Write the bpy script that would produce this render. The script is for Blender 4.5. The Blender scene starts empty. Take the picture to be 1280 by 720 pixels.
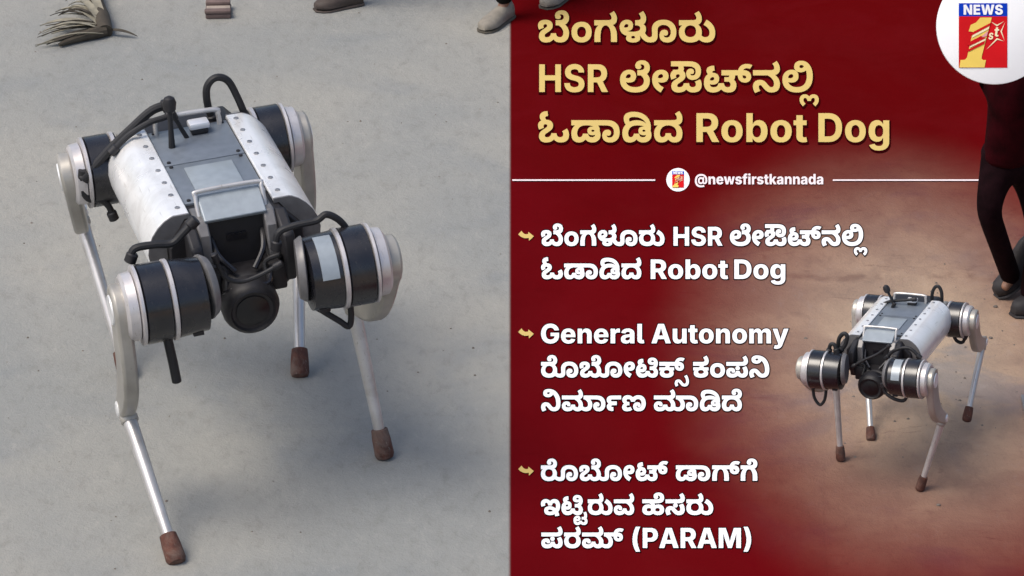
import bpy, bmesh, math, random
import numpy as np
from mathutils import Vector, Matrix
from mathutils.geometry import delaunay_2d_cdt

random.seed(7)
SC = bpy.context.scene
COL = SC.collection

# ------------------------------------------------------------------ camera
PITCH = math.radians(27.0)
DIST = 19.8
FOC = 5148.0                      # focal length in photograph pixels (1280 wide)
cam_d = bpy.data.cameras.new('camera')
cam_d.sensor_width = 36.0
cam_d.lens = FOC / 1280.0 * 36.0
cam_d.clip_start = 0.5
cam_d.clip_end = 2000.0
cam = bpy.data.objects.new('camera', cam_d)
COL.objects.link(cam)
cam.location = (0, -DIST * math.cos(PITCH), DIST * math.sin(PITCH))
cam.rotation_euler = (math.pi / 2 - PITCH, 0, 0)
SC.camera = cam

# ------------------------------------------------------------------ light
SUN_EL, SUN_ROT = math.radians(60), math.radians(-112)    # high, from the left and a little behind the camera
world = bpy.data.worlds.new('World')
SC.world = world
world.use_nodes = True
wn = world.node_tree
sky = wn.nodes.new('ShaderNodeTexSky')
sky.sky_type = 'NISHITA'
sky.sun_disc = False
sky.sun_elevation = SUN_EL
sky.sun_rotation = SUN_ROT
sky.dust_density = 4.0
sky.air_density = 1.0
sky.ozone_density = 1.0
wn.links.new(sky.outputs[0], wn.nodes['Background'].inputs['Color'])
wn.nodes['Background'].inputs['Strength'].default_value = 0.12
sun_d = bpy.data.lights.new('sun', 'SUN')
sun_d.energy = 1.4
sun_d.angle = math.radians(32)
sun_d.color = (1.0, 0.95, 0.87)
sun = bpy.data.objects.new('sun', sun_d)
COL.objects.link(sun)
sd = Vector((math.sin(SUN_ROT) * math.cos(SUN_EL), math.cos(SUN_ROT) * math.cos(SUN_EL), math.sin(SUN_EL)))
sun.rotation_euler = sd.to_track_quat('Z', 'Y').to_euler()
sun.location = sd * 30
SC.view_settings.view_transform = 'Standard'
SC.view_settings.look = 'None'
SC.view_settings.gamma = 1.0
SC.view_settings.exposure = 0.5

# ------------------------------------------------------------------ geometry of the view: measured points to places on the ground
CAM = np.array(cam.location)
FWD = np.array([0, math.cos(PITCH), -math.sin(PITCH)])
UPV = np.array([0, math.sin(PITCH), math.cos(PITCH)])
RGT = np.array([1.0, 0, 0])

def ray(x, y):
    return FWD * FOC + RGT * (x - 640) + UPV * (360 - y)

def ground(x, y, h=0.0):
    r = ray(x, y)
    return CAM + r * ((h - CAM[2]) / r[2])

def at_y(x, y, wy):
    r = ray(x, y)
    return CAM + r * ((wy - CAM[1]) / r[1])

def gy(y):
    return float(ground(640, y)[1])

# ------------------------------------------------------------------ materials
def lin(r, g, b):
    f = lambda c: c / 12.92 if c <= 0.04045 else ((c + 0.055) / 1.055) ** 2.4
    return (f(r / 255), f(g / 255), f(b / 255), 1)

def mat(name, col, rough=0.6, metal=0.0, var=0.12, scale=30.0, bump=0.0, spec=0.5, dust=0.0, coords='Object'):
    """plain material with a little wear: noise moves the base colour and the roughness"""
    m = bpy.data.materials.new(name)
    m.use_nodes = True
    nt = m.node_tree
    b = nt.nodes['Principled BSDF']
    b.inputs['Metallic'].default_value = metal
    b.inputs['Specular IOR Level'].default_value = spec
    tc = nt.nodes.new('ShaderNodeTexCoord')
    no = nt.nodes.new('ShaderNodeTexNoise')
    no.inputs['Scale'].default_value = scale
    no.inputs['Detail'].default_value = 5
    nt.links.new(tc.outputs[coords], no.inputs['Vector'])
    rp = nt.nodes.new('ShaderNodeMapRange')
    rp.inputs['From Min'].default_value = 0.3
    rp.inputs['From Max'].default_value = 0.7
    rp.inputs['To Min'].default_value = 1 - var
    rp.inputs['To Max'].default_value = 1 + var
    nt.links.new(no.outputs['Fac'], rp.inputs['Value'])
    mx = nt.nodes.new('ShaderNodeVectorMath')
    mx.operation = 'SCALE'
    mx.inputs[0].default_value = col[:3]
    nt.links.new(rp.outputs[0], mx.inputs['Scale'])
    nt.links.new(mx.outputs[0], b.inputs['Base Color'])
    if dust:                            # settled road dust in soft patches, and thin scuffs
        n2 = nt.nodes.new('ShaderNodeTexNoise')
        n2.inputs['Scale'].default_value = 5.5
        n2.inputs['Detail'].default_value = 8
        n2.inputs['Roughness'].default_value = 0.7
        n2.inputs['Distortion'].default_value = 0.6
        nt.links.new(tc.outputs[coords], n2.inputs['Vector'])
        mp = nt.nodes.new('ShaderNodeMapping')
        mp.inputs['Scale'].default_value = (4, 60, 22)
        mp.inputs['Rotation'].default_value = (0.3, 0.5, 0.9)
        nt.links.new(tc.outputs[coords], mp.inputs['Vector'])
        n3 = nt.nodes.new('ShaderNodeTexNoise')
        n3.inputs['Scale'].default_value = 2.0
        n3.inputs['Detail'].default_value = 3
        nt.links.new(mp.outputs[0], n3.inputs['Vector'])
        d2 = nt.nodes.new('ShaderNodeMapRange')
        d2.inputs['From Min'].default_value, d2.inputs['From Max'].default_value = 0.48, 0.74
        d2.inputs['To Max'].default_value = dust
        nt.links.new(n2.outputs['Fac'], d2.inputs['Value'])
        d3 = nt.nodes.new('ShaderNodeMapRange')
        d3.inputs['From Min'].default_value, d3.inputs['From Max'].default_value = 0.64, 0.72
        d3.inputs['To Max'].default_value = dust
        nt.links.new(n3.outputs['Fac'], d3.inputs['Value'])
        sm = nt.nodes.new('ShaderNodeMath')
        sm.operation = 'MAXIMUM'
        nt.links.new(d2.outputs[0], sm.inputs[0])
        nt.links.new(d3.outputs[0], sm.inputs[1])
        mm = nt.nodes.new('ShaderNodeMix')
        mm.data_type = 'RGBA'
        nt.links.new(sm.outputs[0], mm.inputs[0])
        nt.links.new(mx.outputs[0], mm.inputs[6])
        mm.inputs[7].default_value = (0.27, 0.24, 0.20, 1)
        nt.links.new(mm.outputs[2], b.inputs['Base Color'])
    rr = nt.nodes.new('ShaderNodeMapRange')
    rr.inputs['To Min'].default_value = max(0.05, rough - 0.12)
    rr.inputs['To Max'].default_value = min(1, rough + 0.12)
    nt.links.new(no.outputs['Fac'], rr.inputs['Value'])
    nt.links.new(rr.outputs[0], b.inputs['Roughness'])
    if bump:
        bp = nt.nodes.new('ShaderNodeBump')
        bp.inputs['Strength'].default_value = bump
        bp.inputs['Distance'].default_value = 0.01
        nt.links.new(no.outputs['Fac'], bp.inputs['Height'])
        nt.links.new(bp.outputs[0], b.inputs['Normal'])
    return m

def ground_material():
    m = bpy.data.materials.new('dusty_ground')
    m.use_nodes = True
    nt = m.node_tree
    L = nt.links.new
    b = nt.nodes['Principled BSDF']
    b.inputs['Roughness'].default_value = 0.85
    b.inputs['Specular IOR Level'].default_value = 0.25
    tc = nt.nodes.new('ShaderNodeTexCoord')
    sep = nt.nodes.new('ShaderNodeSeparateXYZ')
    L(tc.outputs['Object'], sep.inputs[0])

    def noise(scale, detail=4, rough=0.55, dist=0.0, off=(0, 0, 0), stretch=(1, 1, 1)):
        mp = nt.nodes.new('ShaderNodeMapping')
        mp.inputs['Location'].default_value = off
        mp.inputs['Scale'].default_value = stretch
        L(tc.outputs['Object'], mp.inputs['Vector'])
        n = nt.nodes.new('ShaderNodeTexNoise')
        n.inputs['Scale'].default_value = scale
        n.inputs['Detail'].default_value = detail
        n.inputs['Roughness'].default_value = rough
        n.inputs['Distortion'].default_value = dist
        L(mp.outputs[0], n.inputs['Vector'])
        return n.outputs['Fac']

    def mr(v, a, c, lo=0.0, hi=1.0, smooth=True):
        n = nt.nodes.new('ShaderNodeMapRange')
        if smooth:
            n.interpolation_type = 'SMOOTHSTEP'
        for k, x in (('From Min', a), ('From Max', c), ('To Min', lo), ('To Max', hi)):
            n.inputs[k].default_value = x
        L(v, n.inputs['Value'])
        return n.outputs[0]

    def mth(op, a, c):
        n = nt.nodes.new('ShaderNodeMath')
        n.operation = op
        for i, x in enumerate((a, c)):
            if isinstance(x, (int, float)):
                n.inputs[i].default_value = x
            else:
                L(x, n.inputs[i])
        return n.outputs[0]

    def mix(f, a, c):
        n = nt.nodes.new('ShaderNodeMix')
        n.data_type = 'RGBA'
        if isinstance(f, (int, float)):
            n.inputs[0].default_value = f
        else:
            L(f, n.inputs[0])
        for i, x in ((6, a), (7, c)):
            if isinstance(x, tuple):
                n.inputs[i].default_value = x
            else:
                L(x, n.inputs[i])
        return n.outputs[2]

    X, Y = sep.outputs[0], sep.outputs[1]
    big = noise(0.55, 3, 0.5)
    mid = noise(2.6, 5, 0.6, 0.6, (3, 1, 0))
    fine = noise(38, 4, 0.7, 0, (1, 7, 0))
    grit = noise(120, 3, 0.7)
    # old grey concrete-like dust on the left, browner dirt on the right
    grey = mix(mr(big, 0.35, 0.65), GREY_A, GREY_B)
    grey = mix(mr(noise(1.3, 4, 0.55, 0.4, (9, 4, 0)), 0.52, 0.72, 0, 0.55), grey, GREY_C)
    brown = mix(mr(mid, 0.35, 0.68), BROWN_A, BROWN_B)
    brown = mix(mr(noise(1.1, 5, 0.6, 0.8, (2.3, 6.1, 0)), 0.5, 0.64, 0, 0.75), brown, BROWN_C)
    brown = mix(mr(noise(7, 5, 0.7, 1.2, (4, 4, 0), (0.5, 1.6, 1)), 0.58, 0.72, 0, 0.45), brown, BROWN_D)
    col = mix(mr(X, 0.05, 0.6), grey, brown)
    speck = noise(15, 5, 0.7, 0.3, (8, 2, 0), (1, 0.55, 1))
    col = mix(mr(speck, 0.48, 0.74, 0, 0.27), col, (0.13, 0.125, 0.11, 1))
    col = mix(mr(speck, 0.25, 0.46, 0.2, 0.0), col, (0.46, 0.43, 0.39, 1))
    col = mix(mr(fine, 0.62, 0.8, 0, 0.35), col, (0.09, 0.075, 0.065, 1))
    col = mix(mr(fine, 0.2, 0.38, 0.3, 0.0), col, (0.42, 0.39, 0.35, 1))
    # a long shallow seam where one surfacing ends and the other starts
    wav = mth('ADD', Y, mr(noise(1.6, 4, 0.6, 0, (0, 3, 0)), 0, 1, -0.16, 0.16, False))
    seam = mth('MULTIPLY', mr(wav, gy(352), gy(345), 0, 1), mr(wav, gy(345), gy(339), 1, 0))
    seam = mth('MULTIPLY', seam, mr(X, 1.0, 1.6, 0, 0.5))
    seam = mth('MULTIPLY', seam, mr(noise(5, 3), 0.4, 0.6))
    col = mix(seam, col, (0.10, 0.07, 0.06, 1))
    # red pigment: solid over the printed sheet, thinning out to dust round the small robot
    wob = mr(noise(0.9, 3, 0.5, 0, (5, 5, 0)), 0, 1, -0.12, 0.12, False)
    Xw = mth('ADD', X, wob)
    Yw = mth('ADD', Y, wob)
    cxw, cyw = ground(1150, 450)[:2]
    ex = mth('DIVIDE', mth('SUBTRACT', Xw, float(cxw)), 1.10)
    dyw = mth('SUBTRACT', Yw, float(cyw))
    ey = mth('ADD', mth('DIVIDE', mth('MAXIMUM', dyw, 0), 2.2), mth('DIVIDE', mth('MINIMUM', dyw, 0), 2.05))
    rad = mth('SQRT', mth('ADD', mth('MULTIPLY', ex, ex), mth('MULTIPLY', ey, ey)), 0)
    red = mr(rad, 0.02, 1.20, 0.03, 0.993)
    # the pigment stops with the sheet
    red = mth('MULTIPLY', red, mr(X, -0.02, -0.002, 0, 1))
    red = mth('MULTIPLY', red, mr(X, 3.3, 3.9, 1, 0))
    red = mth('MULTIPLY', red, mr(Y, 4.6, 5.1, 1, 0))
    red = mth('MULTIPLY', red, mr(Y, -3.9, -3.3, 0, 1))
    redcol = mix(mr(Y, gy(420), gy(120)), RED_B, RED_A)
    redcol = mix(mr(mid, 0.4, 0.7, 0, 0.35), redcol, RED_C)
    redcol = mix(mr(noise(0.8, 4, 0.6, 0.5, (7, 2, 0), (1, 0.6, 1)), 0.45, 0.75, 0, 0.5), redcol, (0.078, 0.0003, 0.0016, 1))
    redcol = mix(mr(noise(9, 5, 0.7, 0.8, (2, 2, 0), (0.6, 1.2, 1)), 0.55, 0.75, 0, 0.22), redcol, (0.072, 0.0004, 0.0016, 1))
    col = mix(red, col, redcol)
    L(mr(red, 0.2, 0.9, 0.22, 0.0), b.inputs['Specular IOR Level'])
    L(col, b.inputs['Base Color'])
    h = mth('ADD', mth('MULTIPLY', grit, 0.5), mth('ADD', fine, mth('MULTIPLY', mid, 1.2)))
    bp = nt.nodes.new('ShaderNodeBump')
    bp.inputs['Distance'].default_value = 0.012
    L(mr(red, 0.7, 1.0, 0.5, 0.06), bp.inputs['Strength'])
    L(h, bp.inputs['Height'])
    L(bp.outputs[0], b.inputs['Normal'])
    return m

GREY_A, GREY_B, GREY_C = (0.258, 0.263, 0.250, 1), (0.325, 0.315, 0.280, 1), (0.208, 0.222, 0.226, 1)
BROWN_A, BROWN_B = (0.345, 0.262, 0.190, 1), (0.455, 0.345, 0.240, 1)
BROWN_C, BROWN_D = (0.225, 0.210, 0.200, 1), (0.165, 0.120, 0.098, 1)
RED_A, RED_B, RED_C = (0.100, 0.0004, 0.0018, 1), (0.112, 0.0010, 0.0034, 1), (0.120, 0.0022, 0.0055, 1)

M = {
    'ground': ground_material(),
    'alu': mat('brushed_aluminium', (0.84, 0.84, 0.83), 0.30, 0.35, 0.07, 7, dust=0.32),
    'shank': mat('dull_silver_tube', (0.58, 0.565, 0.55), 0.34, 0.55, 0.08, 9, dust=0.5),
    'cap': mat('dull_pinkish_silver', (0.60, 0.575, 0.57), 0.36, 0.5, 0.08, 9, dust=0.4),
    'alu_bright': mat('polished_aluminium', (0.80, 0.80, 0.81), 0.36, 0.55, 0.03, 9),
    'alu_grey': mat('grey_anodised_metal', (0.40, 0.38, 0.34), 0.40, 0.4, 0.14, 9, dust=0.4),
    'screw': mat('steel_screw', (0.30, 0.31, 0.33), 0.4, 0.6, 0.1, 20),
    'deck': mat('blue_grey_panel', (0.165, 0.19, 0.222), 0.4, 0.2, 0.1, 25),
    'hood': mat('pale_blue_grey_panel', (0.31, 0.35, 0.38), 0.35, 0.2, 0.08, 25),
    'bracket': mat('grey_bracket', (0.17, 0.165, 0.165), 0.45, 0.3, 0.12, 30),
    'black': mat('black_motor_housing', (0.007, 0.007, 0.010), 0.27, 0.0, 0.25, 12, 0, 0.75, dust=0.07),
    'dark': mat('matt_black_plastic', (0.012, 0.011, 0.013), 0.55, 0.0, 0.25, 40),
    'cable': mat('black_cable_sleeve', (0.010, 0.010, 0.012), 0.6, 0.0, 0.3, 60),
    'glass': mat('lens_glass', (0.004, 0.004, 0.006), 0.34, 0.0, 0.1, 40),
    'rubber': mat('brown_rubber', (0.085, 0.028, 0.017), 0.8, 0.0, 0.4, 30, 0.4, dust=0.5),
    'white': mat('white_paint', (0.86, 0.86, 0.86), 0.6, 0, 0.015, 10, 0.0, 0.0),
    'handle_paint': mat('pinkish_white_paint', (0.80, 0.70, 0.70), 0.6, 0, 0.02, 10, 0.0, 0.0),
    'gold': mat('gold_paint', (0.61, 0.45, 0.155), 0.55, 0, 0.03, 8, 0.0, 0.0),
    'gold_yellow': mat('yellow_gold_paint', (0.78, 0.56, 0.12), 0.5, 0, 0.10, 6, 0.0, 0.0),  # yellower gold of the emblem's numeral
    'cream': mat('cream_paint', (0.84, 0.74, 0.46), 0.6, 0, 0.03, 10),
    'ink': mat('black_ink', (0.012, 0.003, 0.004), 0.7, 0, 0.1, 10, 0.0, 0.0),
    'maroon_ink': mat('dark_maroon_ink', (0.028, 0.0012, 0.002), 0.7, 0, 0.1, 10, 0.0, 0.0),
    'logo_red': mat('red_paint', (0.56, 0.012, 0.016), 0.5, 0, 0.12, 4, 0.0, 0.0),
    'logo_blue': mat('blue_paint', (0.006, 0.045, 0.46), 0.5, 0, 0.05, 8, 0.0, 0.0),
    'pink': mat('pink_paint', (0.70, 0.30, 0.32), 0.5, 0, 0.05, 8),
    'post': mat('grey_painted_steel', (0.25, 0.25, 0.26), 0.45, 0.4, 0.1, 20),
    'trousers': mat('near_black_cloth', (0.009, 0.0030, 0.0042), 0.9, 0, 0.4, 18, 0.6, 0.05),
    'shirt': mat('very_dark_maroon_cloth', (0.020, 0.0010, 0.0022), 0.9, 0, 0.4, 14, 0.6, 0.05),
    'trousers2': mat('black_cloth', (0.012, 0.012, 0.011), 0.9, 0, 0.4, 18, 0.6, 0.05),
    'trousers3': mat('dark_brown_cloth', (0.045, 0.032, 0.026), 0.9, 0, 0.4, 18, 0.6, 0.05),
    'shirt2': mat('grey_cloth', (0.20, 0.20, 0.21), 0.9, 0, 0.2, 14, 0.4, 0.2),
    'skin': mat('brown_skin', (0.26, 0.135, 0.085), 0.55, 0, 0.12, 25),
    'skin_dim': mat('pale_dusty_skin', (0.30, 0.22, 0.18), 0.6, 0, 0.12, 25),
    'hair': mat('black_hair', (0.010, 0.008, 0.007), 0.6, 0, 0.3, 60, 0.5),
    'shoe': mat('dark_grey_shoe', (0.020, 0.017, 0.018), 0.7, 0, 0.3, 30, 0.2),
    'shoe_tan': mat('pale_tan_shoe', (0.24, 0.215, 0.175), 0.7, 0, 0.15, 30, 0.2),
    'shoe_brown': mat('dark_brown_sandal', (0.055, 0.040, 0.033), 0.7, 0, 0.2, 30, 0.2),
    'sole': mat('dark_sole', (0.07, 0.06, 0.045), 0.8, 0, 0.2, 30),
    'straw': mat('dry_straw', (0.24, 0.22, 0.165), 0.85, 0, 0.25, 20, 0.4),
    'straw_dark': mat('dry_stalk_and_shade', (0.055, 0.045, 0.032), 0.85, 0, 0.3, 20, 0.4),
    'brick': mat('dull_red_brick', (0.135, 0.095, 0.085), 0.9, 0, 0.25, 14, 0.5),
    'brick_dust': mat('dusty_brick_top', (0.30, 0.25, 0.21), 0.9, 0, 0.2, 14, 0.5),
    'stone': mat('small_brown_stone', (0.15, 0.125, 0.105), 0.9, 0, 0.35, 14, 0.5),
}

# ------------------------------------------------------------------ object helpers
def link(o, parent=None):
    COL.objects.link(o)
    if parent:
        o.parent = parent
    return o

def tag(o, label=None, cat=None, group=None, kind=None):
    for k, v in (('label', label), ('category', cat), ('group', group), ('kind', kind)):
        if v:
            o[k] = v
    return o

def empty(name, loc, rot=None):
    o = bpy.data.objects.new(name, None)
    o.empty_display_size = 0.1
    o.location = loc
    if rot is not None:
        o.rotation_euler = rot
    return link(o)

class MB:
    """collects shapes and links them as ONE mesh object"""
    def __init__(s, scale=1.0, off=(0, 0, 0)):
        s.v, s.f, s.sc, s.off = [], [], scale, np.array(off, float)

    def add(s, vs, fs):
        b = len(s.v)
        s.v += [tuple(s.sc * (np.array(p, float) + s.off)) for p in vs]
        s.f += [[b + i for i in f] for f in fs]
        return s

    def box(s, lo, hi, bev=0.0):
        bm = bmesh.new()
        bmesh.ops.create_cube(bm, size=1)
        lo, hi = np.array(lo, float), np.array(hi, float)
        for v in bm.verts:
            v.co = Vector((lo + hi) / 2 + np.array(v.co) * (hi - lo))
        if bev:
            bmesh.ops.bevel(bm, geom=bm.edges[:], offset=bev, segments=2, profile=0.5, affect='EDGES')
        bm.verts.index_update()
        s.add([tuple(v.co) for v in bm.verts], [[v.index for v in f.verts] for f in bm.faces])
        bm.free()
        return s

    def lathe(s, prof, origin, axis, n=32):
        """prof: (distance along axis, radius) pairs"""
        a = Vector(axis).normalized()
        u = a.orthogonal().normalized()
        w = a.cross(u)
        o = Vector(origin)
        vs, fs = [], []
        for d, r in prof:
            for k in range(n):
                t = 2 * math.pi * k / n
                vs.append(o + a * d + (u * math.cos(t) + w * math.sin(t)) * max(r, 1e-5))
        for i in range(len(prof) - 1):
            for k in range(n):
                fs.append([i * n + k, i * n + (k + 1) % n, (i + 1) * n + (k + 1) % n, (i + 1) * n + k])
        fs.append(list(range(n))[::-1])
        fs.append([(len(prof) - 1) * n + k for k in range(n)])
        return s.add(vs, fs)

    def tube(s, pts, rad, n=10, smooth=True):
        P = [Vector(p) for p in pts]
        R = rad if isinstance(rad, (list, tuple)) else [rad] * len(P)
        if smooth and len(P) > 2:
            Q, S = [], []
            for i in range(len(P) - 1):
                p0, p1, p2, p3 = P[max(i - 1, 0)], P[i], P[i + 1], P[min(i + 2, len(P) - 1)]
                for k in range(5):
                    t = k / 5
                    Q.append(0.5 * ((2 * p1) + (p2 - p0) * t + (2 * p0 - 5 * p1 + 4 * p2 - p3) * t * t + (3 * p1 - p0 - 3 * p2 + p3) * t ** 3))
                    S.append(R[i] + (R[i + 1] - R[i]) * t)
            P, R = Q + [P[-1]], S + [R[-1]]
        vs, fs = [], []
        u = None
        for i, p in enumerate(P):
            d = (P[min(i + 1, len(P) - 1)] - P[max(i - 1, 0)]).normalized()
            u = d.orthogonal().normalized() if u is None else (u - d * u.dot(d)).normalized()
            w = d.cross(u)
            for k in range(n):
                t = 2 * math.pi * k / n
                vs.append(p + (u * math.cos(t) + w * math.sin(t)) * R[i])
        for i in range(len(P) - 1):
            for k in range(n):
                fs.append([i * n + k, i * n + (k + 1) % n, (i + 1) * n + (k + 1) % n, (i + 1) * n + k])
        fs.append(list(range(n))[::-1])
        fs.append([(len(P) - 1) * n + k for k in range(n)])
        return s.add(vs, fs)

    def prism(s, poly, o, u, w, n, t0, t1):
        """2-D polygon in axes u, w swept along n from t0 to t1"""
        o, u, w, n = (np.array(q, float) for q in (o, u, w, n))
        k = len(poly)
        vs = [o + u * a + w * b + n * t0 for a, b in poly] + [o + u * a + w * b + n * t1 for a, b in poly]
        fs = [list(range(k))[::-1], list(range(k, 2 * k))] + [[i, (i + 1) % k, k + (i + 1) % k, k + i] for i in range(k)]
        return s.add(vs, fs)

    def build(s, name, material, parent=None, sharp=35, bevel=0.0, smooth=True):
        me = bpy.data.meshes.new(name)
        me.from_pydata(s.v, [], s.f)
        bm = bmesh.new()
        bm.from_mesh(me)
        bmesh.ops.recalc_face_normals(bm, faces=bm.faces[:])
        bm.to_mesh(me)
        bm.free()
        if smooth:
            for p in me.polygons:
                p.use_smooth = True
            me.set_sharp_from_angle(angle=math.radians(sharp))
        me.materials.append(material)
        o = link(bpy.data.objects.new(name, me), parent)
        if bevel:
            bv = o.modifiers.new('bevel', 'BEVEL')
            bv.width = bevel
            bv.segments = 2
            bv.limit_method = 'ANGLE'
            bv.angle_limit = math.radians(40)
        return o
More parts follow.
